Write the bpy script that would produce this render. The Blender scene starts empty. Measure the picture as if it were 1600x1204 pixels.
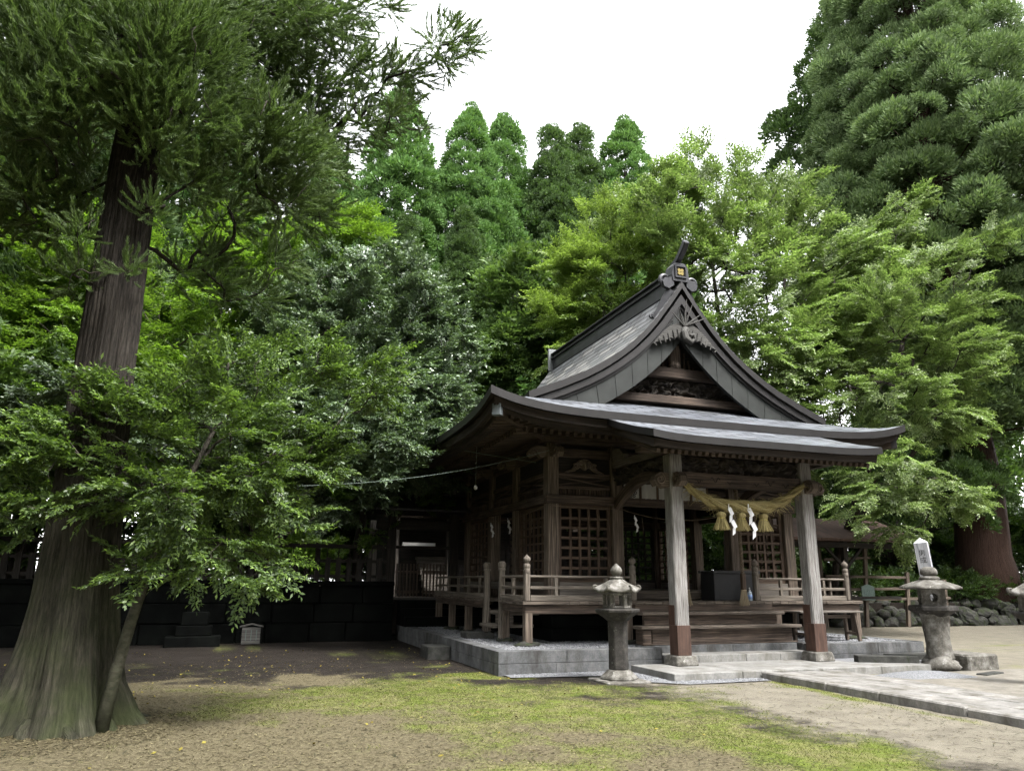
import bpy, math, random
import numpy as np
from mathutils import Vector, Matrix
SC = bpy.context.scene
COL = SC.collection
rad = math.radians

# ------------------------------------------------------------------ camera
cam_d = bpy.data.cameras.new('camera')
cam = bpy.data.objects.new('camera', cam_d); COL.objects.link(cam)
cam_d.sensor_width = 36.0; cam_d.sensor_fit = 'HORIZONTAL'; cam_d.lens = 26.57
cam_d.clip_start = 0.1; cam_d.clip_end = 1000
_r = Vector((0.94051, -0.33968, 0.00743)).normalized()
_f = Vector((0.32674, 0.91121, 0.25092)).normalized()
_r = (_r - _f*_r.dot(_f)).normalized()
_u = _r.cross(_f)
cam.matrix_world = Matrix(((_r.x,_u.x,-_f.x,0.0),(_r.y,_u.y,-_f.y,0.0),(_r.z,_u.z,-_f.z,1.5),(0,0,0,1)))
SC.camera = cam

# ------------------------------------------------------------------ sky, sun, exposure
SUN_EL, SUN_AZ = rad(58), rad(152)          # azimuth measured clockwise from +Y
world = bpy.data.worlds.new("World"); SC.world = world; world.use_nodes = True
wn = world.node_tree; wn.nodes.clear()
sky = wn.nodes.new('ShaderNodeTexSky'); sky.sky_type = 'NISHITA'; sky.sun_disc = False
sky.sun_elevation = SUN_EL; sky.sun_rotation = SUN_AZ
sky.air_density = 1.0; sky.dust_density = 2.0; sky.ozone_density = 1.0
bw = wn.nodes.new('ShaderNodeRGBToBW'); wn.links.new(sky.outputs[0], bw.inputs[0])
mixw = wn.nodes.new('ShaderNodeMix'); mixw.data_type = 'RGBA'; mixw.inputs[0].default_value = 0.95
tint = wn.nodes.new('ShaderNodeMix'); tint.data_type = 'RGBA'; tint.blend_type = 'MULTIPLY'; tint.inputs[0].default_value = 1.0
tint.inputs[7].default_value = (1.0, 1.0, 1.0, 1)
wn.links.new(sky.outputs[0], mixw.inputs[6]); wn.links.new(bw.outputs[0], mixw.inputs[7])
wn.links.new(mixw.outputs[2], tint.inputs[6])
bg = wn.nodes.new('ShaderNodeBackground'); bg.inputs[1].default_value = 0.15
wo = wn.nodes.new('ShaderNodeOutputWorld')
wn.links.new(tint.outputs[2], bg.inputs[0]); wn.links.new(bg.outputs[0], wo.inputs[0])
sun_d = bpy.data.lights.new('sun', 'SUN'); sun_d.energy = 0.5; sun_d.angle = rad(14); sun_d.color = (1.0, 0.96, 0.9)
sun = bpy.data.objects.new('sun', sun_d); COL.objects.link(sun)
_sd = Vector((math.sin(SUN_AZ)*math.cos(SUN_EL), math.cos(SUN_AZ)*math.cos(SUN_EL), math.sin(SUN_EL)))
sun.rotation_euler = _sd.to_track_quat('Z', 'Y').to_euler(); sun.location = (0, -10, 40)
SC.view_settings.view_transform = 'Standard'; SC.view_settings.look = 'None'
SC.view_settings.gamma = 1.0; SC.view_settings.exposure = 3.55
SC.render.engine = 'CYCLES'
cy = SC.cycles
cy.max_bounces = 5; cy.diffuse_bounces = 3; cy.glossy_bounces = 2; cy.transmission_bounces = 3
cy.transparent_max_bounces = 4; cy.caustics_reflective = False; cy.caustics_refractive = False
cy.use_denoising = True; cy.denoising_prefilter = 'NONE'; cy.denoising_input_passes = 'RGB_ALBEDO_NORMAL'; cy.sample_clamp_indirect = 6.0

# ------------------------------------------------------------------ materials
class Mat:
    def __init__(s, name):
        s.m = bpy.data.materials.new(name); s.m.use_nodes = True
        s.t = s.m.node_tree; s.t.nodes.clear()
        s.out = s.n('ShaderNodeOutputMaterial')
        s.p = s.n('ShaderNodeBsdfPrincipled'); s.l(s.p.outputs[0], s.out.inputs[0])
    def n(s, typ, **kw):
        nd = s.t.nodes.new(typ)
        for k, v in kw.items(): setattr(nd, k, v)
        return nd
    def l(s, a, b): s.t.links.new(a, b)
    def coord(s, kind='Object', scale=(1,1,1), rot=(0,0,0)):
        tc = s.n('ShaderNodeTexCoord'); mp = s.n('ShaderNodeMapping')
        mp.inputs['Scale'].default_value = scale; mp.inputs['Rotation'].default_value = rot
        s.l(tc.outputs[kind], mp.inputs[0]); return mp.outputs[0]
    def noise(s, vec, scale=1.0, detail=6, rough=.6, dist=0.0):
        nd = s.n('ShaderNodeTexNoise'); nd.inputs['Scale'].default_value = scale
        nd.inputs['Detail'].default_value = detail; nd.inputs['Roughness'].default_value = rough
        nd.inputs['Distortion'].default_value = dist; s.l(vec, nd.inputs['Vector']); return nd.outputs[0]
    def ramp(s, fac, stops):
        nd = s.n('ShaderNodeValToRGB'); el = nd.color_ramp.elements
        while len(el) < len(stops): el.new(0.5)
        for e, (p, c) in zip(el, stops):
            e.position = p; e.color = (c[0], c[1], c[2], 1) if not isinstance(c, (int, float)) else (c, c, c, 1)
        s.l(fac, nd.inputs[0]); return nd.outputs[0]
    def mix(s, fac, a, b, blend='MIX'):
        nd = s.n('ShaderNodeMix', data_type='RGBA', blend_type=blend)
        for v, i in ((fac, 0), (a, 6), (b, 7)):
            if isinstance(v, (int, float)): nd.inputs[i].default_value = v
            elif isinstance(v, tuple): nd.inputs[i].default_value = (v[0], v[1], v[2], 1)
            else: s.l(v, nd.inputs[i])
        return nd.outputs[2]
    def math(s, op, a, b=0.0):
        nd = s.n('ShaderNodeMath', operation=op)
        for v, i in ((a, 0), (b, 1)):
            if isinstance(v, (int, float)): nd.inputs[i].default_value = v
            else: s.l(v, nd.inputs[i])
        return nd.outputs[0]
    def bump(s, h, strength=.3, dist=.01):
        b = s.n('ShaderNodeBump'); b.inputs['Strength'].default_value = strength
        b.inputs['Distance'].default_value = dist; s.l(h, b.inputs['Height'])
        s.l(b.outputs[0], s.p.inputs['Normal']); return b
    def col(s, c):
        if isinstance(c, tuple): s.p.inputs['Base Color'].default_value = (c[0], c[1], c[2], 1)
        else: s.l(c, s.p.inputs['Base Color'])
    def rough(s, v):
        if isinstance(v, (int, float)): s.p.inputs['Roughness'].default_value = v
        else: s.l(v, s.p.inputs['Roughness'])

def m_wood(name, dark, mid, light, lo=.34, hi=.68, rough=.8, bump=.5, su=1.3, sv=38, stain=.6):
    m = Mat(name); uv = m.coord('UV', (su, sv, 1))
    g = m.noise(uv, 1.0, 7, .62, .35)
    c = m.ramp(g, [(lo, dark), ((lo+hi)/2, mid), (hi, light)])
    uv2 = m.coord('UV', (su*.5, sv*4, 1)); g2 = m.noise(uv2, 1.0, 3, .5)
    c = m.mix(.55, c, m.ramp(g2, [(.36, .42), (.6, 1.0)]), 'MULTIPLY')
    st = m.noise(m.coord('Object', (1.6, 1.6, .8)), 1.0, 5, .6)
    c = m.mix(stain, c, m.ramp(st, [(.36, .38), (.62, 1.0)]), 'MULTIPLY')
    m.col(c); m.rough(rough); m.p.inputs['Specular IOR Level'].default_value = .3
    m.bump(m.math('ADD', g, m.math('MULTIPLY', g2, .5)), bump, .012); return m.m

def m_stone(name, c1, c2, c3, scale=6, lichen=None, rough=.85, bump=.35, dirt=None, amt=.55):
    m = Mat(name); o = m.coord('Object')
    a = m.noise(o, scale, 8, .65); b = m.noise(o, scale*9, 4, .7)
    c = m.ramp(a, [(.32, c1), (.5, c2), (.68, c3)])
    c = m.mix(.6, c, m.ramp(b, [(.3, .55), (.7, 1.15)]), 'MULTIPLY')
    if lichen:
        k = m.noise(o, scale*1.7, 9, .72, .5)
        c = m.mix(m.ramp(k, [(amt, 0.0), (amt+.06, 1.0)]), c, lichen)
    if dirt:
        k = m.noise(m.coord('Object', (1.2, 1.2, .35)), 2.2, 7, .7)
        c = m.mix(m.ramp(k, [(.46, 0.0), (.66, .9)]), c, dirt)
    m.col(c); m.rough(rough); m.p.inputs['Specular IOR Level'].default_value = .3
    m.bump(m.math('ADD', a, m.math('MULTIPLY', b, .4)), bump, .02); return m.m

def m_plain(name, c, rough=.6, metal=0.0, var=.25, scale=8, spec=.4):
    m = Mat(name); a = m.noise(m.coord('Object'), scale, 5, .6)
    m.col(m.mix(1.0, tuple(c), m.ramp(a, [(.3, 1-var), (.7, 1+var*.4)]), 'MULTIPLY'))
    m.rough(rough); m.p.inputs['Metallic'].default_value = metal; m.p.inputs['Specular IOR Level'].default_value = spec
    return m.m

def m_leaf(name, c1, c2, c3, rough=.5, trans=.35, spec=.35, tcol=None):
    m = Mat(name); g = m.n('ShaderNodeNewGeometry')
    c = m.ramp(g.outputs['Random Per Island'], [(0.0, c1), (.5, c2), (1.0, c3)])
    big = m.noise(m.coord('Object'), .55, 3, .5)
    c = m.mix(.7, c, m.ramp(big, [(.35, .62), (.65, 1.12)]), 'MULTIPLY')
    m.col(c); m.rough(rough); m.p.inputs['Specular IOR Level'].default_value = spec
    tr = m.n('ShaderNodeBsdfTranslucent')
    m.l(m.mix(1.0, c, tcol or (1.5, 1.7, .7), 'MULTIPLY'), tr.inputs[0])
    mx = m.n('ShaderNodeMixShader'); mx.inputs[0].default_value = trans
    m.l(m.p.outputs[0], mx.inputs[1]); m.l(tr.outputs[0], mx.inputs[2]); m.l(mx.outputs[0], m.out.inputs[0])
    return m.m

def m_bark(name, dark, mid, light, moss=None, su=2.0, sv=30, mz=(0.0, 3.0), bump=.8):
    m = Mat(name); uv = m.coord('UV', (su, sv, 1))
    g = m.noise(uv, 1.0, 8, .65, .5)
    g2 = m.noise(m.coord('UV', (su*4, sv*2.6, 1)), 1.0, 4, .6)
    g = m.math('ADD', m.math('MULTIPLY', g, .62), m.math('MULTIPLY', g2, .38))
    c = m.ramp(g, [(.38, dark), (.5, mid), (.62, light)])
    if moss:
        ps = m.n('ShaderNodeNewGeometry'); sx = m.n('ShaderNodeSeparateXYZ'); m.l(ps.outputs['Position'], sx.inputs[0])
        mr = m.n('ShaderNodeMapRange'); mr.inputs[1].default_value = mz[0]; mr.inputs[2].default_value = mz[1]
        mr.inputs[3].default_value = .9; mr.inputs[4].default_value = 0.0; m.l(sx.outputs[2], mr.inputs[0])
        k = m.noise(m.coord('Object'), 2.3, 6, .65)
        f = m.math('MULTIPLY', mr.outputs[0], m.ramp(k, [(.32, 0.1), (.62, 1.0)]))
        c = m.mix(f, c, m.mix(1.0, tuple(moss), m.ramp(g, [(.3, .35), (.7, 1.25)]), 'MULTIPLY'))
    m.col(c); m.rough(.9); m.p.inputs['Specular IOR Level'].default_value = .15
    m.bump(g, bump, .03); return m.m

def m_roof(name, c1, c2, c3, bw_=.55, rh=.13):
    m = Mat(name); uv = m.coord('UV')
    br = m.n('ShaderNodeTexBrick'); br.offset = .5
    br.inputs['Scale'].default_value = 1.0; br.inputs['Brick Width'].default_value = bw_; br.inputs['Row Height'].default_value = rh
    br.inputs['Mortar Size'].default_value = .03; br.inputs['Mortar Smooth'].default_value = .2
    br.inputs['Color1'].default_value = (.1,.1,.1,1); br.inputs['Color2'].default_value = (.9,.9,.9,1); br.inputs['Mortar'].default_value = (0,0,0,1)
    m.l(uv, br.inputs['Vector'])
    rr = m.n('ShaderNodeRGBToBW'); m.l(br.outputs['Color'], rr.inputs[0])
    c = m.ramp(rr.outputs[0], [(.1, c1), (.5, c2), (.9, c3)])
    st = m.noise(m.coord('UV', (1.1, .35, 1)), 1.6, 6, .65)
    c = m.mix(.75, c, m.ramp(st, [(.35, (.5, .47, .42)), (.62, (1.08, 1.08, 1.08))]), 'MULTIPLY')
    c = m.mix(br.outputs['Fac'], c, (.012, .012, .012)); m.col(c)  # dark course lines painted in for the shadow under each step
    # each course steps: sawtooth height along the slope
    sx = m.n('ShaderNodeSeparateXYZ'); m.l(uv, sx.inputs[0])
    saw = m.math('FRACT', m.math('DIVIDE', sx.outputs[1], rh))
    h = m.math('SUBTRACT', m.math('MULTIPLY', saw, -1.0), m.math('MULTIPLY', br.outputs['Fac'], .6))
    m.rough(m.ramp(st, [(.3, .55), (.7, .36)])); m.p.inputs['Metallic'].default_value = .3
    m.bump(h, .8, .02); return m.m

MW = {}
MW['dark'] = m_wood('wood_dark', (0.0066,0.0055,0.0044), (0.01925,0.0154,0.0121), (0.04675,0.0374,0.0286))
MW['beam'] = m_wood('wood_beam', (0.02109,0.01581,0.01197), (0.07187,0.05115,0.03867), (0.1629,0.1209,0.09207))
MW['post'] = m_wood('wood_post', (0.03322,0.02579,0.02075), (0.1162,0.08866,0.06783), (0.2491,0.2015,0.1596), stain=.5)
MW['silver'] = m_wood('wood_silver', (.075,.067,.06), (.24,.225,.21), (.37,.36,.35), lo=.34, hi=.6, sv=60, su=2.2, stain=.55, bump=1.0)
MW['lattice'] = m_wood('wood_lattice', (0.02903,0.01932,0.01354), (0.08295,0.05474,0.03746), (0.1328,0.09257,0.06376), stain=.35)
MW['deck'] = m_wood('wood_deck', (0.0306,0.02475,0.0196), (0.1122,0.0891,0.07057), (0.2346,0.198,0.1617), stain=.5)
MW['rail'] = m_wood('wood_rail', (0.045,0.0378,0.0306), (0.144,0.1215,0.099), (0.252,0.2205,0.1845), stain=.4)
MW['carve'] = m_wood('wood_carving', (0.0108,0.009,0.0081), (0.0405,0.0333,0.027), (0.099,0.0855,0.072), sv=10, su=6)
MW['grey'] = m_wood('wood_grey', (0.02625,0.02475,0.0225), (0.075,0.072,0.066), (0.1425,0.1372,0.1275), stain=.5)
MW['brown'] = m_wood('painted_metal_shoe', (0.048,0.0256,0.0176), (0.072,0.04,0.0288), (0.092,0.0528,0.04), sv=6, su=3, stain=.3, bump=.1, rough=.55)
MW['pale'] = m_wood('wood_pale', (0.06,0.051,0.042), (0.144,0.126,0.108), (0.216,0.192,0.168), stain=.3)
M_ROOF = m_roof('copper_shingle', (.088,.097,.116), (.152,.166,.193), (.212,.228,.26), .62, .24)
M_ROOF2 = m_roof('copper_shingle_large', (0.0918,0.0969,0.102), (0.1938,0.1938,0.199), (0.3264,0.3162,0.3008), .70, .21)
M_FASCIA = m_plain('roof_edge_metal', (0.0224,0.0208,0.0208), .5, .3, .35, 3)
M_FASCIA2 = m_wood('roof_edge_board', (0.014,0.0105,0.0091), (0.035,0.0259,0.021), (0.063,0.0476,0.0385), stain=.4)
M_BARGE = m_plain('barge_copper', (0.02108,0.02361,0.0215), .6, .15, .45, 2.5)
M_RIDGE = m_plain('ridge_copper', (0.04,0.04,0.044), .45, .4, .4, 4)
M_GOLD = m_plain('gold_leaf', (0.21,0.165,0.06), .4, .8, .2)
M_GRAN = m_stone('granite_block', (0.05362,0.05569,0.05775), (0.09075,0.09285,0.09488), (0.132,0.132,0.132), 4, None, dirt=(0.02269,0.02063,0.01733))
M_SLAB = m_stone('stone_slab', (0.1393,0.1364,0.1277), (0.1916,0.1887,0.18), (0.2438,0.238,0.2265), 3, None, dirt=(0.09289,0.08709,0.07258), bump=.2)
M_PATH = m_stone('path_stone', (0.1195,0.116,0.1089), (0.1827,0.1758,0.1651), (0.2461,0.2356,0.218), 3.4, None, dirt=(0.06329,0.05625,0.04219), bump=.3)
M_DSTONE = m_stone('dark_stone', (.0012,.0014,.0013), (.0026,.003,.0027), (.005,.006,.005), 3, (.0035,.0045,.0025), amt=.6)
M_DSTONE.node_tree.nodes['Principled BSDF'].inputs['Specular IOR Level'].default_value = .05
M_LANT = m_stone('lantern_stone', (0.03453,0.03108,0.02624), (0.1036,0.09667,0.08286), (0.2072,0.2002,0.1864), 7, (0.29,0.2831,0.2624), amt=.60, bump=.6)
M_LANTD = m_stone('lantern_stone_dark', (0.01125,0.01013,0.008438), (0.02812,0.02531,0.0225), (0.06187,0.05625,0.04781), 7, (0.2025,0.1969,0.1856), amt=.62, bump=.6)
M_ROCK = m_stone('field_rock', (0.0078,0.0078,0.0065), (0.02275,0.0221,0.0195), (0.05525,0.0533,0.0468), 3.5, (0.0195,0.026,0.0091), amt=.5, bump=.8)
M_GRAVEL = m_stone('pale_gravel', (0.08457,0.08649,0.09226), (0.1538,0.1576,0.1653), (0.2306,0.2345,0.2422), 45, None, bump=.8)
M_CONC = m_stone('mossy_block', (0.0144,0.0144,0.01248), (0.0312,0.0312,0.02784), (0.0576,0.05664,0.0504), 5, (0.0168,0.0216,0.0096), amt=.58)
M_WHITE = m_plain('paper_white', (0.64,0.64,0.656), .6, 0, .06)
M_CLOTH = m_plain('curtain_cloth', (0.372,0.366,0.354), .85, 0, .12, 3)
M_BLACK = m_plain('ink_black', (.012,.012,.013), .5, 0, .2)
M_BLUEINK = m_plain('ink_blue', (.03,.035,.09), .5, 0, .2)
M_STRAW = m_wood('straw', (0.1217,0.0936,0.03276), (0.3182,0.2621,0.1123), (0.5054,0.4306,0.2153), sv=60, su=3, stain=.3)
M_STRAWP = m_wood('straw_pale', (0.12,0.09,0.05625), (0.27,0.2175,0.1425), (0.39,0.33,0.24), sv=60, su=3, stain=.3)
M_ROPE = m_wood('rope_fibre', (0.0525,0.0375,0.02625), (0.1425,0.1087,0.075), (0.225,0.18,0.1312), sv=30, su=8, stain=.3)
M_BOXM = m_plain('dark_box', (.022,.022,.024), .5, .2, .3)
M_BOTTLE = m_plain('bottle_plastic', (0.336,0.4,0.464), .25, 0, .1, 5, .5)
M_LABELB = m_plain('bottle_label', (.20,.30,.55), .5, 0, .4, 30)
M_GREENSIGN = m_plain('painted_board', (0.156,0.216,0.198), .6, 0, .15)
M_SIGNTXT = m_plain('painted_text', (.07,.10,.09), .7, 0, .1)
M_OBEL = m_wood('white_painted_wood', (0.2108,0.217,0.2356), (0.3844,0.3906,0.4154), (0.4588,0.465,0.4836), lo=.3, hi=.55, sv=22, stain=.15, bump=.3)
M_SHEDROOF = m_wood('shed_roof_sheet', (0.0315,0.0182,0.0126), (0.07,0.0406,0.0294), (0.105,0.0665,0.049), sv=8, su=1, stain=.5)
M_WIRE = m_plain('wire_sheath', (.10,.13,.11), .5)
M_BARK = m_bark('cedar_bark', (0.0102,0.008925,0.00765), (0.0306,0.02635,0.0221), (0.0595,0.05185,0.04335), (0.0289,0.0357,0.0136), 2.4, 30, (0.1, 3.6), 1.0)
M_BARKR = m_bark('cedar_bark_red', (0.0135,0.0081,0.0063), (0.0432,0.0252,0.0189), (0.081,0.0495,0.0378), None, 1.2, 36)
M_BARKD = m_bark('bark_dark', (.012,.01,.009), (.032,.027,.023), (.07,.06,.05), None, 3, 14)
M_BARKS = m_bark('bark_smooth', (.018,.016,.013), (.042,.038,.030), (.075,.068,.055), (.034,.042,.018), 6, 5, (0, 2.5), .3)
M_SUGI_F = m_leaf('cedar_needle', (.034,.062,.022), (.055,.092,.032), (.085,.130,.050), .7, .2, .15)
M_SUGI_N = m_leaf('cedar_needle_near', (.060,.098,.034), (.105,.158,.054), (.180,.245,.098), .55, .28, .3, (1.25,1.4,.75))
M_SUGI_FAR = m_leaf('cedar_needle_far', (.050,.105,.030), (.082,.155,.044), (.125,.210,.066), .75, .2, .12, (1.25,1.4,.7))
M_SUGI_R = m_leaf('cedar_needle_old', (.078,.122,.052), (.125,.180,.076), (.19,.25,.115), .7, .2, .15, (1.25,1.4,.8))
M_CAM = m_leaf('glossy_leaf', (0.05738,0.09281,0.05063), (0.09788,0.1451,0.07931), (0.1688,0.2362,0.1181), .42, .15, .6)
M_MAPLE = m_leaf('maple_leaf', (.105,.160,.034), (.155,.225,.054), (.22,.30,.085), .45, .40, .4, (1.25,1.35,.7))
M_ZELK = m_leaf('zelkova_leaf', (.098,.150,.044), (.158,.218,.072), (.255,.315,.132), .42, .34, .45, (1.2,1.4,.75))
M_OAK = m_leaf('oak_leaf', (.046,.078,.026), (.076,.122,.038), (.17,.26,.055), .46, .34, .45, (1.3,1.45,.7))
M_BRIGHT = m_leaf('bright_leaf', (.070,.130,.020), (.110,.185,.032), (.170,.260,.050), .45, .46, .35, (1.3,1.45,.6))
M_MID = m_leaf('wood_leaf', (.050,.092,.026), (.078,.130,.040), (.125,.190,.064), .5, .34, .3, (1.3,1.4,.7))
M_UNDER = m_leaf('undergrowth_leaf', (.02,.04,.012), (.035,.065,.018), (.07,.11,.028), .45, .3, .35)
M_GRASS = m_leaf('moss_blade', (0.05202,0.06653,0.01152), (0.0918,0.1077,0.02304), (0.153,0.1584,0.0432), .8, .2, .1, (0.7344,0.8237,0.4032))
M_LITTER = m_leaf('dry_litter', (0.0504,0.042,0.0252), (0.1064,0.0896,0.0504), (0.1904,0.168,0.0952), .85, .1, .1, (0.56,0.56,0.56))
M_FALLEN = m_leaf('fallen_leaf', (0.072,0.0525,0.0135), (0.18,0.147,0.027), (0.252,0.2205,0.045), .7, .15, .2, (0.6,0.525,0.27))

# ------------------------------------------------------------------ mesh builder
RNG = np.random.default_rng(7)
random.seed(11)
class MB:
    def __init__(s): s.v = []; s.f = []; s.uv = []; s.mi = []; s.cur = 0
    def add(s, vs, fs, uvs=None):
        o = len(s.v); s.v.extend([tuple(p) for p in vs])
        for i, f in enumerate(fs):
            s.f.append(tuple(o+k for k in f)); s.mi.append(s.cur)
            s.uv.append(uvs[i] if uvs else [(0, 0)]*len(f))
    def box(s, x0, x1, y0, y1, z0, z1):
        s.obox(Vector(((x0+x1)/2, (y0+y1)/2, (z0+z1)/2)), Vector((1,0,0)), Vector((0,1,0)), Vector((0,0,1)), abs(x1-x0)/2, abs(y1-y0)/2, abs(z1-z0)/2)
    def obox(s, c, ax, ay, az, hx, hy, hz, taper=1.0):
        A = (ax*hx, ay*hy, az*hz); vs = []
        for k in (-1, 1):
            t = taper if k > 0 else 1.0
            for j in (-1, 1):
                for i in (-1, 1): vs.append(c + A[0]*i*t + A[1]*j*t + A[2]*k)
        fs = [(0,2,3,1),(4,5,7,6),(0,1,5,4),(2,6,7,3),(0,4,6,2),(1,3,7,5)]
        h = (hx, hy, hz); L = max(range(3), key=lambda q: h[q]); uvs = []
        ou, ov = random.random()*50, random.random()*50
        sg = [(-1,-1,-1),(1,-1,-1),(-1,1,-1),(1,1,-1),(-1,-1,1),(1,-1,1),(-1,1,1),(1,1,1)]
        for fi, f in enumerate(fs):
            nax = (2,2,1,1,0,0)[fi]; rest = [q for q in range(3) if q != nax]
            u = L if L in rest else rest[0]; w = rest[0] if rest[1] == u else rest[1]
            uvs.append([(sg[k][u]*h[u]+ou, sg[k][w]*h[w]+ov+fi*.37) for k in f])
        s.add(vs, fs, uvs)
    def bar(s, p, q, w, h=None, up=(0,0,1)):
        p = Vector(p); q = Vector(q); d = q-p; L = d.length; d.normalize(); h = h or w
        up = Vector(up)
        if abs(d.dot(up)) > .98: up = Vector((0,1,0))
        sd = d.cross(up).normalized(); u2 = sd.cross(d)
        s.obox((p+q)/2, d, sd, u2, L/2, w/2, h/2)
    def tube(s, pts, rs, n=8, cap=True, twist=0.0):
        pts = [Vector(p) for p in pts]; N = len(pts)
        if isinstance(rs, (int, float)): rs = [rs]*N
        vs = []; ref = None; acc = random.random()*20; us = []
        for i in range(N):
            d = (pts[min(i+1, N-1)] - pts[max(i-1, 0)])
            d = d.normalized() if d.length > 1e-9 else Vector((0,0,1))
            if ref is None: ref = Vector((1,0,0)) if abs(d.x) < .8 else Vector((0,1,0))
            ref = (ref - d*ref.dot(d)).normalized(); b = d.cross(ref)
            if i: acc += (pts[i]-pts[i-1]).length
            us.append(acc)
            for k in range(n):
                a = 2*math.pi*k/n + twist*i
                vs.append(pts[i] + (ref*math.cos(a) + b*math.sin(a))*rs[i])
        fs = []; uvs = []
        for i in range(N-1):
            for k in range(n):
                k2 = (k+1) % n
                fs.append((i*n+k, i*n+k2, (i+1)*n+k2, (i+1)*n+k))
                c = 2*math.pi*max(rs[i], .01)/n
                uvs.append([(us[i], k*c), (us[i], (k+1)*c), (us[i+1], (k+1)*c), (us[i+1], k*c)])
        if cap:
            fs += [tuple(range(n-1, -1, -1)), tuple((N-1)*n+k for k in range(n))]; uvs += [[(0,0)]*n]*2
        s.add(vs, fs, uvs)
    def sweep(s, pts, w, h, up=(0,0,1)):
        # continuous rectangular section along a path; w, h numbers or lists
        pts = [Vector(p) for p in pts]; N = len(pts); vs = []; fs = []; uvs = []; L = random.random()*9; Ls = []
        W = w if isinstance(w, (list, tuple)) else [w]*N; H = h if isinstance(h, (list, tuple)) else [h]*N
        for i in range(N):
            d = (pts[min(i+1, N-1)]-pts[max(i-1, 0)]).normalized(); sd = d.cross(Vector(up)); sd = sd.normalized() if sd.length > 1e-4 else Vector((1,0,0)); u2 = sd.cross(d)
            if i: L += (pts[i]-pts[i-1]).length
            Ls.append(L)
            for a, c_ in ((-1,-1),(1,-1),(1,1),(-1,1)): vs.append(pts[i]+sd*a*W[i]/2+u2*c_*H[i]/2)
        for i in range(N-1):
            for k in range(4):
                k2 = (k+1) % 4; fs.append((i*4+k, i*4+k2, i*4+4+k2, i*4+4+k)); uvs.append([(Ls[i], k*.3), (Ls[i], k*.3+.2), (Ls[i+1], k*.3+.2), (Ls[i+1], k*.3)])
        fs += [(3,2,1,0), (N*4-4, N*4-3, N*4-2, N*4-1)]; uvs += [[(0,0),(.1,0),(.1,.1),(0,.1)]]*2
        s.add(vs, fs, uvs)
    def lathe(s, c, prof, n=16, rot=0.0, sq=None):
        vs = []; fs = []; uvs = []
        for (r, z) in prof:
            for k in range(n):
                a = 2*math.pi*k/n + rot
                vs.append((c[0]+r*math.cos(a), c[1]+r*math.sin(a), c[2]+z))
        P = len(prof)
        for i in range(P-1):
            for k in range(n):
                k2 = (k+1) % n
                fs.append((i*n+k, i*n+k2, (i+1)*n+k2, (i+1)*n+k))
                uvs.append([(prof[i][1], k*.1), (prof[i][1], k*.1+.1), (prof[i+1][1], k*.1+.1), (prof[i+1][1], k*.1)])
        fs += [tuple(range(n-1, -1, -1)), tuple((P-1)*n+k for k in range(n))]; uvs += [[(0,0)]*n]*2
        s.add(vs, fs, uvs)
    def prism(s, pts, depth, o, ax, ay):
        # outline pts (2-D) in the plane (ax, ay) at o, extruded by the vector depth
        o = Vector(o); ax = Vector(ax); ay = Vector(ay); d = Vector(depth); n = len(pts)
        vs = [o+ax*p[0]+ay*p[1] for p in pts] + [o+ax*p[0]+ay*p[1]+d for p in pts]
        fs = [tuple(range(n-1, -1, -1)), tuple(range(n, 2*n))]
        uvs = [[pts[k] for k in range(n-1, -1, -1)], [pts[k] for k in range(n)]]
        for k in range(n):
            k2 = (k+1) % n; fs.append((k, k2, n+k2, n+k)); L = math.hypot(pts[k][0]-pts[k2][0], pts[k][1]-pts[k2][1])
            uvs.append([(0,0), (L,0), (L,d.length), (0,d.length)])
        s.add(vs, fs, uvs)
    def grid(s, rows, uvrows=None, flip=False):
        R = len(rows); Cn = len(rows[0]); vs = [p for r in rows for p in r]; fs = []; uvs = []
        for i in range(R-1):
            for j in range(Cn-1):
                f = [(i, j), (i, j+1), (i+1, j+1), (i+1, j)]
                if flip: f.reverse()
                fs.append(tuple(a*Cn+b for a, b in f))
                uvs.append([uvrows[a][b] for a, b in f] if uvrows else [(0,0)]*4)
        s.add(vs, fs, uvs)
    def build(s, name, mats, parent=None, bevel=0.0, smooth=False, loc=None):
        if not isinstance(mats, (list, tuple)): mats = [mats]
        off = Vector((0,0,0))
        if parent is not None:
            q = parent
            while q is not None: off += q.location; q = q.parent
        if loc is not None: off = Vector(loc)
        me = bpy.data.meshes.new(name)
        me.from_pydata([tuple(Vector(p)-off) for p in s.v], [], s.f)
        for m in mats: me.materials.append(m)
        ul = me.uv_layers.new(name='UVMap')
        ul.data.foreach_set('uv', [x for f in s.uv for t in f for x in t])
        me.polygons.foreach_set('material_index', s.mi)
        if smooth: me.polygons.foreach_set('use_smooth', [True]*len(me.polygons))
        me.validate(); me.update()
        o = bpy.data.objects.new(name, me); COL.objects.link(o)
        if parent is not None: o.parent = parent
        if loc is not None and parent is None: o.location = loc
        if bevel:
            b = o.modifiers.new('bevel', 'BEVEL'); b.width = bevel; b.segments = 1; b.limit_method = 'ANGLE'; b.angle_limit = rad(40)
        return o

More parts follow.
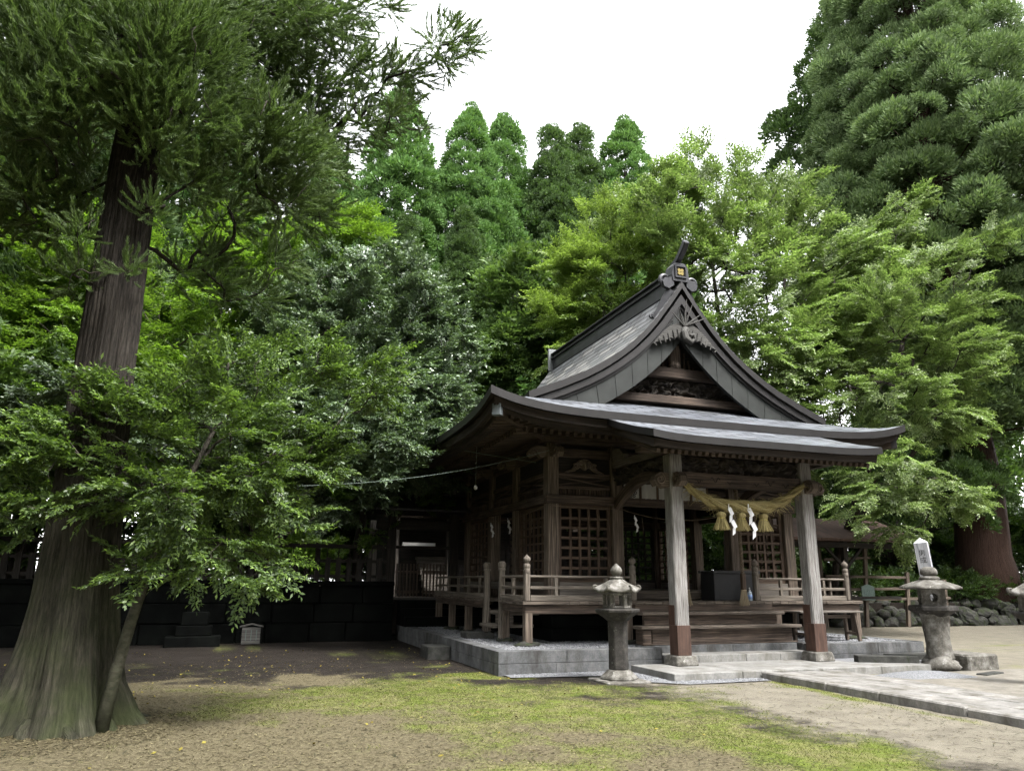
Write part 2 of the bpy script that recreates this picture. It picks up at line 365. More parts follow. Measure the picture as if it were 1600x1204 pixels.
def npmesh(name, verts, faces, mat, parent=None, loc=None, smooth=False):
    """big quad mesh from numpy arrays (faces: n x 4)"""
    off = np.zeros(3)
    if parent is not None:
        q = parent
        while q is not None: off += np.array(q.location); q = q.parent
    if loc is not None: off = np.array(loc, float)
    me = bpy.data.meshes.new(name)
    V = (verts-off).astype(np.float32); F = faces.astype(np.int32); k = F.shape[1]
    me.vertices.add(len(V)); me.vertices.foreach_set('co', V.ravel())
    me.loops.add(F.size); me.loops.foreach_set('vertex_index', F.ravel())
    me.polygons.add(len(F)); me.polygons.foreach_set('loop_start', np.arange(0, F.size, k, dtype=np.int32))
    try: me.polygons.foreach_set('loop_total', np.full(len(F), k, dtype=np.int32))
    except Exception: pass
    me.materials.append(mat); me.update(calc_edges=True)
    if smooth: me.polygons.foreach_set('use_smooth', np.ones(len(F), bool))
    o = bpy.data.objects.new(name, me); COL.objects.link(o)
    if parent is not None: o.parent = parent
    elif loc is not None: o.location = loc
    return o

def thing(name, label, cat, loc, group=None):
    o = bpy.data.objects.new(name, None); COL.objects.link(o); o.location = loc; o.empty_display_size = .2
    o['label'] = label; o['category'] = cat
    if group: o['group'] = group
    return o
def tag(o, label, cat, group=None, kind=None):
    if kind: o['kind'] = kind
    o['label'] = label; o['category'] = cat
    if group: o['group'] = group
    return o
def structure(o, label, cat):
    o['kind'] = 'structure'; o['label'] = label; o['category'] = cat; return o
def copy_tree(o, loc, label=None, parent=None):
    c = o.copy(); COL.objects.link(c)
    if parent is not None: c.parent = parent
    else: c.location = loc
    if label: c['label'] = label
    for ch in list(o.children): copy_tree(ch, None, None, c)
    return c
def lerp(a, b, t): return a+(b-a)*t
def unit(v): return v/np.maximum(np.linalg.norm(v, axis=-1, keepdims=True), 1e-9)
def interp(x, xs, ys): return float(np.interp(x, xs, ys))
X0 = 9.05                      # centre line of the hall

# ------------------------------------------------------------------ ground
def vnoise(x, y, seed, sc):
    """cheap value noise on arrays"""
    r = np.random.default_rng(seed).random((64, 64))
    xs, ys = np.asarray(x)/sc+200, np.asarray(y)/sc+200
    i, j = np.floor(xs).astype(int), np.floor(ys).astype(int); fx, fy = xs-i, ys-j
    fx = fx*fx*(3-2*fx); fy = fy*fy*(3-2*fy)
    a = r[i%64, j%64]; b = r[(i+1)%64, j%64]; c = r[i%64, (j+1)%64]; d = r[(i+1)%64, (j+1)%64]
    return (a*(1-fx)+b*fx)*(1-fy)+(c*(1-fx)+d*fx)*fy
def fbm(x, y, seed, sc): return .5*vnoise(x,y,seed,sc)+.3*vnoise(x,y,seed+1,sc/2.3)+.2*vnoise(x,y,seed+2,sc/5.1)
def seg_dist(x, y, a, b):
    ax, ay = a; bx, by = b; dx, dy = bx-ax, by-ay; t = np.clip(((x-ax)*dx+(y-ay)*dy)/(dx*dx+dy*dy), 0, 1)
    return np.hypot(x-ax-t*dx, y-ay-t*dy)
def moss_mask(x, y):
    n = fbm(x, y, 3, 1.6)-.5
    m = np.exp(-(seg_dist(x, y, (1.6, 11.2), (4.6, 8.6))/1.75)**2)*1.15
    m = np.maximum(m, np.exp(-(seg_dist(x, y, (4.4, 9.0), (5.1, 5.6))/.95)**2)*1.1)
    m = np.maximum(m, .8*np.exp(-(seg_dist(x, y, (2.4, 9.4), (2.6, 6.6))/1.0)**2))
    m = np.maximum(m, 1.05*np.exp(-(seg_dist(x, y, (3.45, 14.3), (3.7, 14.4))/.45)**2))
    m = np.maximum(m, 1.1*np.exp(-(seg_dist(x, y, (3.7, 12.9), (4.0, 12.5))/.28)**2))
    m = np.maximum(m, .7*np.exp(-(seg_dist(x, y, (8.25, 10.6), (8.0, 5.0))/.16)**2))
    m = np.maximum(m, .55*np.exp(-(seg_dist(x, y, (-.4, 11.9), (.6, 11.8))/.7)**2))
    n2 = fbm(x, y, 9, .42)-.5
    return np.clip(m*.96+n*1.5+n2*.9-.04, 0, 1)
def litter_mask(x, y):
    return np.clip(1.2-np.maximum(0, x-1.2)*.24-np.maximum(0, y-11.2)*.36+(fbm(x,y,21,1.3)-.5)*2.0, 0, 1)
gx = np.concatenate([[-260,-120,-60,-30,-18,-12], np.arange(-8, 17.01, .07), [19,24,32,60,120,260]])
gy = np.concatenate([[-120,-60,-25,-10,-3,1,3], np.arange(4.2, 16.01, .075), [17,19,22,28,40,70,140,300]])
GX, GY = np.meshgrid(gx, gy)
GZ = (fbm(GX, GY, 40, .9)-.5)*.035+(fbm(GX, GY, 50, .22)-.5)*.014
GZ += .09*np.exp(-(np.hypot(GX+1.5, GY-9.5)/.8)**2)
GZ -= .012
GZ = np.where((GX > 4.2) & (GX < 14) & (GY > 11.0), GZ*.3-.012, GZ)
gv = np.stack([GX.ravel(), GY.ravel(), GZ.ravel()], 1); ny, nx = GX.shape
ii = (np.arange(ny-1)[:, None]*nx+np.arange(nx-1)[None, :]).ravel()
g_m = Mat('ground_soil'); o_ = g_m.coord('Object')
def g_attr(nm):
    a = g_m.n('ShaderNodeAttribute', attribute_name=nm); return a.outputs['Fac']
n1 = g_m.noise(o_, 2.2, 8, .7); n2 = g_m.noise(o_, 26, 5, .75); n3 = g_m.noise(o_, 90, 3, .7)
base = g_m.ramp(n1, [(.3, (0.009361,0.007134,0.005574)), (.5, (0.01471,0.01159,0.009141)), (.7, (0.02185,0.01784,0.01427))])  # brown earth, darkened further to carry the shade at left and rear
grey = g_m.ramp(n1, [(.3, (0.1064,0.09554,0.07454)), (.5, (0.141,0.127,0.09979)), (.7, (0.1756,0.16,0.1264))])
lit = g_m.ramp(n2, [(.3, (0.0576,0.04608,0.0288)), (.5, (0.1152,0.09792,0.0576)), (.7, (0.1786,0.1584,0.09504))])
mos = g_m.ramp(n2, [(.3, (0.04797,0.06272,0.01061)), (.5, (0.08635,0.1107,0.01856)), (.72, (0.1279,0.1586,0.03182))])
mos2 = g_m.ramp(n2, [(.3, (0.08064,0.08064,0.03456)), (.5, (0.1325,0.1267,0.05184)), (.72, (0.1843,0.1728,0.07488))])
def thr(fac, nz, w=.22):
    s_ = g_m.math('ADD', fac, g_m.math('MULTIPLY', g_m.math('SUBTRACT', nz, .5), .9))
    mr = g_m.n('ShaderNodeMapRange', interpolation_type='SMOOTHSTEP'); mr.inputs[1].default_value = .5-w; mr.inputs[2].default_value = .5+w
    g_m.l(s_, mr.inputs[0]); return mr.outputs[0]
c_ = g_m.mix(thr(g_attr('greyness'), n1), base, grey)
c_ = g_m.mix(g_m.math('MULTIPLY', thr(g_attr('litter'), n2), .8), c_, lit)
mm = g_m.mix(g_m.ramp(n1, [(.42, 0.0), (.6, 1.0)]), mos, mos2)
c_ = g_m.mix(thr(g_attr('moss'), n2, .3), c_, mm)
c_ = g_m.mix(.5, c_, g_m.ramp(n3, [(.3, .5), (.7, 1.25)]), 'MULTIPLY')
g_m.col(c_); g_m.rough(.95); g_m.p.inputs['Specular IOR Level'].default_value = .15
g_m.bump(g_m.math('ADD', n2, g_m.math('MULTIPLY', n3, .6)), .5, .03)
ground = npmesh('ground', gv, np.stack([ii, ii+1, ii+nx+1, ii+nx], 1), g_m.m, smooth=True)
for nm, arr in (('moss', moss_mask(GX, GY)), ('litter', litter_mask(GX, GY)),
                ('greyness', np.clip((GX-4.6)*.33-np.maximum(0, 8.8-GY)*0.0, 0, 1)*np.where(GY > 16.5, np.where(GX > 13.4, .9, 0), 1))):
    at = ground.data.attributes.new(nm, 'FLOAT', 'POINT'); at.data.foreach_set('value', arr.ravel().astype(np.float32))
structure(ground, 'bare earth ground patched with yellow green moss and dry litter', 'ground')

def gheight(x, y):
    i = np.clip(np.searchsorted(gx, x)-1, 0, len(gx)-2); j = np.clip(np.searchsorted(gy, y)-1, 0, len(gy)-2); u = (x-gx[i])/(gx[i+1]-gx[i]); v = (y-gy[j])/(gy[j+1]-gy[j])
    return (GZ[j, i]*(1-u)+GZ[j, i+1]*u)*(1-v)+(GZ[j+1, i]*(1-u)+GZ[j+1, i+1]*u)*v
def blades(px, py, hgt, wid, lean):
    n = len(px); a = RNG.random(n)*6.283; z0 = gheight(px, py)-.002
    dx, dy = np.cos(a)*wid, np.sin(a)*wid; b = RNG.random(n)*6.283; lx, ly = np.cos(b)*lean*hgt, np.sin(b)*lean*hgt
    V = np.stack([np.stack([px-dx, py-dy, z0], 1), np.stack([px+dx, py+dy, z0], 1),
                  np.stack([px+lx+dx*.15, py+ly+dy*.15, z0+hgt], 1), np.stack([px+lx-dx*.15, py+ly-dy*.15, z0+hgt], 1)], 1)
    return V.reshape(-1, 3), np.arange(4*n).reshape(n, 4)
def flats(px, py, z, L, W, tilt=.25):
    n = len(px); a = RNG.random(n)*6.283; dx, dy = np.cos(a), np.sin(a); t = (RNG.random(n)-.5)*tilt*L; t2 = (RNG.random(n)-.5)*tilt*W
    V = np.stack([np.stack([px-dx*L/2, py-dy*L/2, z-t+.004], 1), np.stack([px-dy*W/2, py+dx*W/2, z+t2+.006], 1),
                  np.stack([px+dx*L/2, py+dy*L/2, z+t+.004], 1), np.stack([px+dy*W/2, py-dx*W/2, z-t2+.006], 1)], 1)
    return V.reshape(-1, 3), np.arange(4*n).reshape(n, 4)
def on_free_ground(x, y):
    return ~(((x > 4.25) & (x < 14) & (y > 12.5)) | ((x > 6.65) & (x < 12.5) & (y > 11.0)) | ((x > 8.3) & (y > 0) & (x < 10) & (y < 11.2)))
q = RNG.random((620000, 2))*np.array([11, 10.5])+np.array([-1.8, 4.4])
q = q[(RNG.random(len(q)) < np.clip(moss_mask(q[:, 0], q[:, 1])-.18, 0, 1)*.62) & on_free_ground(q[:, 0], q[:, 1])]
V_, F_ = blades(q[:, 0], q[:, 1], .007+.022*RNG.random(len(q))**2.2, .002+.002*RNG.random(len(q)), 1.1)
tag(npmesh('grass', V_, F_, M_GRASS), 'short yellow green moss and grass over the open ground', 'grass', kind='stuff')
q = RNG.random((150000, 2))*np.array([13, 12])+np.array([-4, 4.4])
q = q[(RNG.random(len(q)) < litter_mask(q[:, 0], q[:, 1])*.5+.05) & on_free_ground(q[:, 0], q[:, 1])]
qa = RNG.random(9000)*6.283; qr = .55+.75*RNG.random(9000)**1.6; q = np.concatenate([q, np.stack([-1.5+qr*np.cos(qa), 9.5+qr*np.sin(qa)], 1)])
V_, F_ = flats(q[:, 0], q[:, 1], gheight(q[:, 0], q[:, 1])+.002, .02+.04*RNG.random(len(q)), .005+.012*RNG.random(len(q)))
tag(npmesh('leaf_litter', V_, F_, M_LITTER), 'dry brown needles and leaf scraps scattered over the earth', 'litter', kind='stuff')
q = RNG.random((900, 2))*np.array([9, 12])+np.array([-4, 6.5]); q = q[on_free_ground(q[:, 0], q[:, 1]) & (RNG.random(900) < np.clip((q[:, 1]-6.5)/6, .12, 1)) & (fbm(q[:, 0], q[:, 1], 77, 1.2) > .42)]
V_, F_ = flats(q[:, 0], q[:, 1], gheight(q[:, 0], q[:, 1])+.006, .03+.035*RNG.random(len(q)), .018+.02*RNG.random(len(q)), .6)
tag(npmesh('fallen_leaves', V_, F_, M_FALLEN), 'yellow fallen leaves dotted over the dark earth', 'leaves', kind='stuff')

q = RNG.random((2600, 2))*np.array([13, 11])+np.array([-3.5, 4.6]); q = q[on_free_ground(q[:, 0], q[:, 1])]
V_, F_ = flats(q[:, 0], q[:, 1], gheight(q[:, 0], q[:, 1])+.006, .08+.16*RNG.random(len(q))**2, .004+.006*RNG.random(len(q)), .1)
tag(npmesh('twigs', V_, F_, M_BARKS), 'thin dry twigs lying about on the moss and earth', 'twigs', kind='stuff')
# ------------------------------------------------------------------ raised ground behind the retaining wall
b = MB(); b.box(-60, 6.3, 21.1, 26, -.3, 1.0); b.box(-60, 4.3, 26, 70, -.3, 1.0)
structure(b.build('rear_ground', g_m.m), 'raised earth behind the dark retaining wall', 'ground')

# ------------------------------------------------------------------ stone terrace, steps, path
def blockrow(b, p0, p1, z0, z1, th, n, gap=.006, jit=.004):
    """a course of n stone blocks from p0 to p1 (plan points), th thick to the left of the direction"""
    p0 = Vector((*p0, 0)); p1 = Vector((*p1, 0)); d = (p1-p0); L = d.length; d.normalize(); nn = Vector((-d.y, d.x, 0))
    cuts = [0]+sorted((k+random.uniform(-.22, .22))/n for k in range(1, n))+[1]
    for k in range(n):
        a, e = cuts[k]*L+gap/2, cuts[k+1]*L-gap/2; j = random.uniform(-jit, jit)
        c = p0+d*(a+e)/2+nn*(th/2+j); c.z = (z0+z1)/2
        b.obox(c, d, nn, Vector((0,0,1)), (e-a)/2, th/2, (z1-z0)/2)
PT = .37
t = thing('stone_platform', 'low dressed stone platform topped with pale gravel under the shrine hall', 'platform', (X0, 16, 0))
b = MB()
for (q0, q1, th_, na, nb) in (((4.31, 12.59), (7.43, 12.59), .24, 3, 2), ((10.75, 12.59), (13.6, 12.59), .24, 2, 2), ((13.6, 12.59), (13.6, 22.6), .24, 8, 8), ((4.31, 22.6), (4.31, 12.84), .24, 9, 9), ((7.43, 12.84), (7.43, 13.5), .2, 1, 1), ((10.75, 13.5), (10.75, 12.84), .2, 1, 1)):
    b = MB(); blockrow(b, q0, q1, -.05, .165, th_, na); blockrow(b, q0, q1, .17, PT, th_, nb); b.build('stone_edging', M_GRAN, t, .006)
b = MB(); b.box(4.56, 7.22, 12.84, 13.5, -.1, PT-.015); b.box(10.96, 13.35, 12.84, 13.5, -.1, PT-.015); b.box(4.56, 13.35, 13.5, 22.5, -.1, PT-.015)
b.build('gravel_bed', M_GRAVEL, t)
def pebbles(name, rects, n, size, mat, label):
    P_ = []
    tot = sum((r[1]-r[0])*(r[3]-r[2]) for r in rects)
    for (x0, x1, y0, y1, z) in rects:
        k = int(n*(x1-x0)*(y1-y0)/tot)
        P_.append(np.stack([RNG.uniform(x0, x1, k), RNG.uniform(y0, y1, k), np.full(k, z)], 1))
    P_ = np.concatenate(P_); k = len(P_); s = size*(.5+RNG.random(k)); a = RNG.random(k)*6.28
    T = np.array([(1,0,0),(0,1,0),(-1,0,0),(0,-1,0),(.55,.55,.6),(-.55,.55,.62),(-.55,-.55,.58),(.55,-.55,.6)])
    ca, sa = np.cos(a), np.sin(a)
    V = np.zeros((k, 8, 3)); V[:, :, 0] = (T[None, :, 0]*ca[:, None]-T[None, :, 1]*sa[:, None])*s[:, None]
    V[:, :, 1] = (T[None, :, 0]*sa[:, None]+T[None, :, 1]*ca[:, None])*s[:, None]*.8; V[:, :, 2] = T[None, :, 2]*s[:, None]
    V += P_[:, None, :]
    F = np.array([(4,5,6,7),(0,1,5,4),(1,2,6,5),(2,3,7,6),(3,0,4,7)])
    F = (F[None]+(np.arange(k)*8)[:, None, None]).reshape(-1, 4)
    return tag(npmesh(name, V.reshape(-1, 3), F, mat), label, 'gravel', kind='stuff')
m_ = Mat('pebble'); g_ = m_.n('ShaderNodeNewGeometry'); m_.col(m_.ramp(g_.outputs['Random Per Island'], [(0, (0.05952,0.06138,0.06696)), (.4, (0.1339,0.1376,0.1451)), (1, (0.2306,0.2344,0.2455))])); m_.rough(.8)
pebbles('gravel', [(4.56, 7.22, 12.84, 13.5, PT-.016), (10.96, 13.35, 12.84, 13.5, PT-.016), (4.56, 8, 13.5, 14.6, PT-.016), (10.3, 13.35, 13.5, 14.6, PT-.016), (4.56, 6.0, 14.6, 22, PT-.016), (12.1, 13.35, 14.6, 22, PT-.016)], 26000, .015, m_.m, 'pale grey gravel filling the top of the stone platform')
b = MB(); b.grid([[(5.9, 12.02, .004), (6.2, 12.2, .004), (6.73, 12.56, .004)], [(6.25, 11.1, .004), (6.5, 11.3, .004), (6.7, 11.3, .004)], [(6.75, 10.66, .004), (6.9, 10.85, .004), (7.2, 11.02, .004)], [(8.3, 10.72, .004), (8.3, 10.9, .004), (8.33, 11.03, .004)]], flip=True)
b.grid([[(4.4, 12.2, .004), (5.9, 12.02, .004)], [(4.4, 12.58, .004), (6.73, 12.58, .004)]])
structure(b.build('gravel_strip', M_GRAVEL), 'pale gravel strip along the foot of the stone platform', 'gravel')
pebbles('gravel_scatter', [(6.1, 6.7, 11.2, 12.2, .0), (6.6, 8.3, 10.78, 11.04, .0), (4.5, 6.6, 12.2, 12.57, .0)], 5200, .013, m_.m, 'loose pale gravel along the foot of the stone platform')
b = MB()
for (x0, x1, y0, y1) in ((6.72, 8.0, 11.05, 12.47), (8.008, 9.6, 11.05, 12.47), (9.608, 10.9, 11.05, 12.47), (10.908, 12.05, 11.05, 11.85)):
    b.box(x0, x1, y0, y1, -.05, .11)
structure(b.build('entrance_pavement', M_SLAB, None, .008), 'smooth pale stone landing in front of the steps', 'pavement')
b = MB(); b.box(10.91, 13.0, 11.86, 12.58, -.05, .09)
structure(b.build('side_pavement', M_GRAVEL), 'grey gravelled strip beside the pale stone landing', 'pavement')
t = thing('stone_steps', 'two grey stone steps below the wooden stair', 'steps', (X0, 12.8, .11))
b = MB(); blockrow(b, (7.46, 12.47), (10.72, 12.47), .05, .24, .5, 4); b.build('lower_step', M_SLAB, t, .008)
b = MB(); blockrow(b, (7.46, 12.97), (10.72, 12.97), .05, PT, .55, 2); b.build('upper_step', M_GRAN, t, .008)
# path: slabs with joints along its length, dark kerb on its left edge
b = MB(); random.seed(5)
for (xa, xb) in ((8.56, 8.98), (8.99, 9.44), (9.45, 9.95)):
    y = 11.04
    while y > -12:
        L = random.uniform(.8, 1.7); b.box(xa, xb, y-L+.008, y, -.08, .078+random.uniform(-.004, .004)); y -= L
structure(b.build('stone_path', M_PATH, None, .007), 'worn stone slab path leading to the shrine steps', 'path')
b = MB(); y = 11.03
while y > -12:
    L = random.uniform(.9, 1.6); j = random.uniform(-.012, .012); b.box(8.34+j, 8.552+j*.3, y-L+.012, y, -.1, .10+random.uniform(-.012, .006)); y -= L
k_ = b.build('path_kerb', M_PATH, None, .018); structure(k_, 'rough kerb stones along the left edge of the path', 'kerb')
b = MB(); b.box(10.15, 30, -40, 10.8, -.1, .012)
structure(b.build('forecourt', m_stone('trodden_gravel', (0.1123,0.1033,0.08712), (0.1598,0.1478,0.1252), (0.2074,0.1932,0.1648), 2.2, None, dirt=(0.09504,0.084,0.06732), bump=.5)), 'grey trodden gravel forecourt right of the path', 'forecourt')
# low stone base of the right lantern, kerb strip, loose slabs, mound
t = thing('stone_plinth', 'low rough stone plinth right beside the rough lantern', 'plinth', (13.1, 11.3, 0))
b = MB(); b.box(12.75, 13.5, 10.86, 11.75, -.05, .27); b.build('plinth_block', M_LANT, t, .03)
b = MB(); b.bar((11.05, 11.8, .15), (12.05, 11.35, .15), .22, .16)
tag(b.build('kerb_stone', M_CONC, None, .012), 'narrow kerb stone lying between landing and right lantern plinth', 'stone')
b = MB(); b.box(12.1, 14.2, 11.95, 12.2, -.05, .2)
tag(b.build('edging_stone', M_CONC, None, .012), 'long flat edging stone behind the right lantern', 'stone')
b = MB(); b.obox(Vector((12.55, 10.3, .015)), Vector((.96,.28,0)), Vector((-.28,.96,0)), Vector((0,0,1)), .33, .09, .022)
tag(b.build('flat_stone', M_CONC, None, .01), 'small flat stone on the gravel before the right plinth', 'stone')
rows = []
for i in range(13):
    v = i/12; row = []
    for j in range(25):
        u = j/24; x = 10.25+1.5*u+v*.35; y = 10.75-.75*v+(.05*math.sin(u*7)); e = math.sin(math.pi*min(1, max(0, u)))*math.sin(math.pi*v)
        row.append((x, y, .004+.10*e**.8))
    rows.append(row)
b = MB(); b.grid(rows, flip=True)
tag(b.build('gravel_mound', M_GRAVEL, None, 0, True), 'low heap of grey gravel on the forecourt before the right lantern', 'gravel', kind='stuff')
b = MB(); b.box(3.82, 4.29, 15.5, 16.15, -.05, .235)
tag(b.build('step_stone', M_CONC, None, .015), 'rectangular stepping block against the left side of the platform', 'stone')
b = MB(); b.box(3.5, 4.28, 21.2-.35, 21.5, -.05, .12); b.box(3.75, 4.28, 21.15, 21.55, .12, .24)
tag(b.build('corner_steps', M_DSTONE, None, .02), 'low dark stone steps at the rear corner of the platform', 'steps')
rng_s = np.random.default_rng(4)
def boulder(b, c, rx, ry, rz, seed):
    r = np.random.default_rng(seed); ph = r.random(6)*6.28; vs = []; n, k = 14, 8
    for i in range(k+1):
        th = math.pi*i/k
        for j in range(n):
            a = 2*math.pi*j/n; w = 1+.14*math.sin(2*a+ph[0]+th)+.10*math.sin(3*a+ph[1]-2*th)+.08*math.sin(5*th+ph[2]+a)
            vs.append((c[0]+rx*w*math.sin(th)*math.cos(a), c[1]+ry*w*math.sin(th)*math.sin(a), c[2]+rz*w*math.cos(th)))
    fs = []; 
    for i in range(k):
        for j in range(n): fs.append((i*n+j, (i+1)*n+j, (i+1)*n+(j+1)%n, i*n+(j+1)%n))
    b.add(vs, fs)

# ------------------------------------------------------------------ shrine hall
hall = thing('shrine_hall', 'weathered wooden shrine hall with a steep curved grey roof and open porch', 'shrine', (X0, 17.5, PT))
YF, YB, XL, XR = 14.6, 20.4, 6.12, 12.0
HALF = 4.9; YC = 17.6; YE = YC-HALF
def gz(d): return 4.67+.33*d+.03*d*d
def lift(a, d): return .31*min(1.0, abs(a)/HALF)**6*math.exp(-d/1.2)
PROF = [(0,8.12),(.15,7.87),(.3,7.63),(.5,7.33),(.7,7.06),(1.0,6.73),(1.3,6.44),(1.6,6.20),(1.85,6.02),(2.15,5.83),(2.45,5.66),(2.75,5.52),(3.0,5.40),(3.4,5.235),(3.75,5.09)]
def pz(dx): return interp(abs(dx), [p[0] for p in PROF], [p[1] for p in PROF])
def side_pt(s, a, d, z):
    if s == 'F': return Vector((X0+a, YE+d, z))
    if s == 'B': return Vector((X0-a, YC+HALF-d, z))
    if s == 'L': return Vector((X0-HALF+d, YC-a, z))
    return Vector((X0+HALF-d, YC+a, z))
roof_b = MB()
def shell(b, rows, uvr, th, mt=0, mb=1, me=2, edges='abcd', flip=False):
    b.cur = mt; b.grid(rows, uvr, flip)
    low = [[Vector(p)-Vector((0,0,th)) for p in r] for r in rows]
    b.cur = mb; b.grid(low, uvr, not flip)
    b.cur = me
    def strip(tp, lw, fl):
        L = 0; uv0 = [0]
        for k in range(1, len(tp)): L += (Vector(tp[k])-Vector(tp[k-1])).length; uv0.append(L)
        b.grid([tp, lw], [[(u, .0) for u in uv0], [(u, th) for u in uv0]], fl)
    if 'a' in edges: strip(rows[0], low[0], not flip)
    if 'b' in edges: strip(rows[-1], low[-1], flip)
    if 'c' in edges: strip([r[0] for r in rows], [r[0] for r in low], flip)
    if 'd' in edges: strip([r[-1] for r in rows], [r[-1] for r in low], not flip)
    b.cur = 0
# lower skirt on four sides
for s in 'FLRB':
    ds = [0,.05,.12,.25,.45,.7,.95,1.2,1.5,1.78]; rows = []; uvr = []
    for d in ds:
        hw = HALF-d; As = [hw*math.sin(math.pi/2*(2*k/40-1))*.35+hw*(2*k/40-1)*.65 for k in range(41)]
        rows.append([side_pt(s, a, d, gz(d)+lift(a, d)) for a in As]); uvr.append([(a+20, d*1.06+30) for a in As])
    shell(roof_b, rows, uvr, .15, 0, 1, 2, 'a')
# upper gabled roof: two concave sides
YG = 13.83
for sg in (-1, 1):
    rows = []; uvr = []; sl = 0; prev = None
    dxs = [0,.08,.15,.3,.5,.7,.85,1.0,1.15,1.3,1.45,1.6,1.85,2.15,2.45,2.75,3.0,3.25,3.5,3.72]
    for dx in dxs:
        z = pz(dx)
        if prev is not None: sl += math.hypot(dx-prev[0], z-prev[1])
        prev = (dx, z); r = []; u = []
        for k in range(31):
            t_ = k/30; y = YG + (2*YC-2*YG)*(t_-.16*math.sin(2*math.pi*t_)/1.0*.9)
            e = max(0, 1-abs(y-YG)/.55, 1-abs(2*YC-YG-y)/.55); e = e*e*(3-2*e)
            r.append(Vector((X0+sg*dx, y, z+.03+.10*e*min(1, dx/.5)))); u.append((y, 12-sl))
        rows.append(r); uvr.append(u)
    shell(roof_b, rows, uvr, .16, 3, 1, 2, 'bcd', flip=(sg > 0))
roof = roof_b.build('roof', [M_ROOF, MW['dark'], M_FASCIA, M_ROOF2], hall)
# second fascia board, soffit, rafters below the skirt
fb = MB(); sf = MB()
for s in 'FLRB':
    As = [HALF*(2*k/40-1) for k in range(41)]
    for (d0, d1, z0, z1, tgt) in ((.10, .24, -.15, -.30, fb), (.24, .36, -.27, -.37, fb)):
        rows = [[side_pt(s, a*(HALF-d)/HALF, d, gz(0)+lift(a, 0)*(1-d*.6)+z) for a in As] for d, z in ((d1+.1, z0), (d0, z0), (d0+.02, z1), (d1+.1, z1))]
        tgt.grid(rows, [[(a, k*.15) for a in As] for k in range(4)])
    ds = [.2,.5,.8,1.1,1.4,1.7,2.0]
    sf.grid([[side_pt(s, a*(HALF-d)/HALF, d, gz(0)-.31+.16*d+lift(a, d)) for a in As] for d in ds], [[(d*3, a) for a in As] for d in ds], True)
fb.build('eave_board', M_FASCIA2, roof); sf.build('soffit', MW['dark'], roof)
for s, nm in (('F', 'front'), ('L', 'side'), ('R', 'side')):
    rb = MB(); N = 54
    for k in range(N):
        a = -4.55+9.1*k/(N-1); dmax = min(2.0, HALF-abs(a)-.05)
        for (d0, d1, drop, hh) in ((.27, 1.0, .05, .085), (.85, 2.0, .145, .10)):
            d1 = min(d1, dmax)
            if d1 < d0+.1: continue
            z = lambda d: gz(0)-.31+.16*d+lift(a, d*.9)-drop
            p, q = side_pt(s, a, d0, z(d0)), side_pt(s, a, d1, z(d1)); rb.bar(p, q, .075, hh)
    As = [(HALF-.95)*(2*k/30-1) for k in range(31)]
    for k in range(30): rb.bar(side_pt(s, As[k], .92, gz(0)-.31+.147+lift(As[k], .92)-.06), side_pt(s, As[k+1], .92, gz(0)-.31+.147+lift(As[k+1], .92)-.06), .1, .09)
    rb.build('rafter_row', MW['beam'], roof)
# hip beams with metal caps at the eave corners
for sx in (-1, 1):
    for sy in (-1, 1):
        b = MB(); c0 = Vector((X0+sx*(HALF-.22), YC+sy*(HALF-.22), gz(0)+.31-.42)); c1 = Vector((X0+sx*2.9, YC+sy*2.9, gz(0)-.2))
        b.bar(c0, c1, .15, .2); d = (c0-c1).normalized(); b.cur = 1; b.bar(c0-d*.02, c0+d*.1, .17, .22)
        b.build('hip_beam', [MW['beam'], m_plain('cap_metal', (.15,.17,.18), .5, .3) if sx < 0 and sy < 0 else M_FASCIA], roof, .006)
# ridge with cap courses and end tiles
b = MB()
ry0, ry1 = YG+.28, 2*YC-YG-.28
b.box(X0-.14, X0+.14, ry0, ry1, 7.95, 8.28); b.box(X0-.19, X0+.19, ry0-.01, ry1+.01, 8.28, 8.315); b.box(X0-.12, X0+.12, ry0+.01, ry1-.01, 8.315, 8.43); b.box(X0-.19, X0+.19, ry0-.03, ry1+.03, 8.43, 8.47)
b.prism([(-.13,0),(.13,0),(.08,.05),(-.08,.05)], (0, ry1-ry0, 0), (X0, ry0, 8.47), (1,0,0), (0,0,1))
ridge = b.build('ridge', M_RIDGE, roof, .008)
def spiral(b, c, ax, ay, n_, r0, r1, turns, tube_r, a0=0, sgn=1, N=28, flat=.6):
    c = Vector(c); ax = Vector(ax); ay = Vector(ay); pts = []; rr = []
    for i in range(N):
        t_ = i/(N-1); a = a0+sgn*turns*2*math.pi*t_; r = r0+(r1-r0)*t_
        pts.append(c+ax*(r*math.cos(a))+ay*(r*math.sin(a))); rr.append(tube_r*(1-.45*t_))
    b.tube(pts, rr, n_)
b = MB(); b.box(X0-.27, X0+.27, 2*YC-YG-.27, 2*YC-YG-.2, 7.9, 8.62); b.build('ridge_end_plate', m_plain('weathered_zinc', (.16,.17,.17), .5, .3), roof, .02)
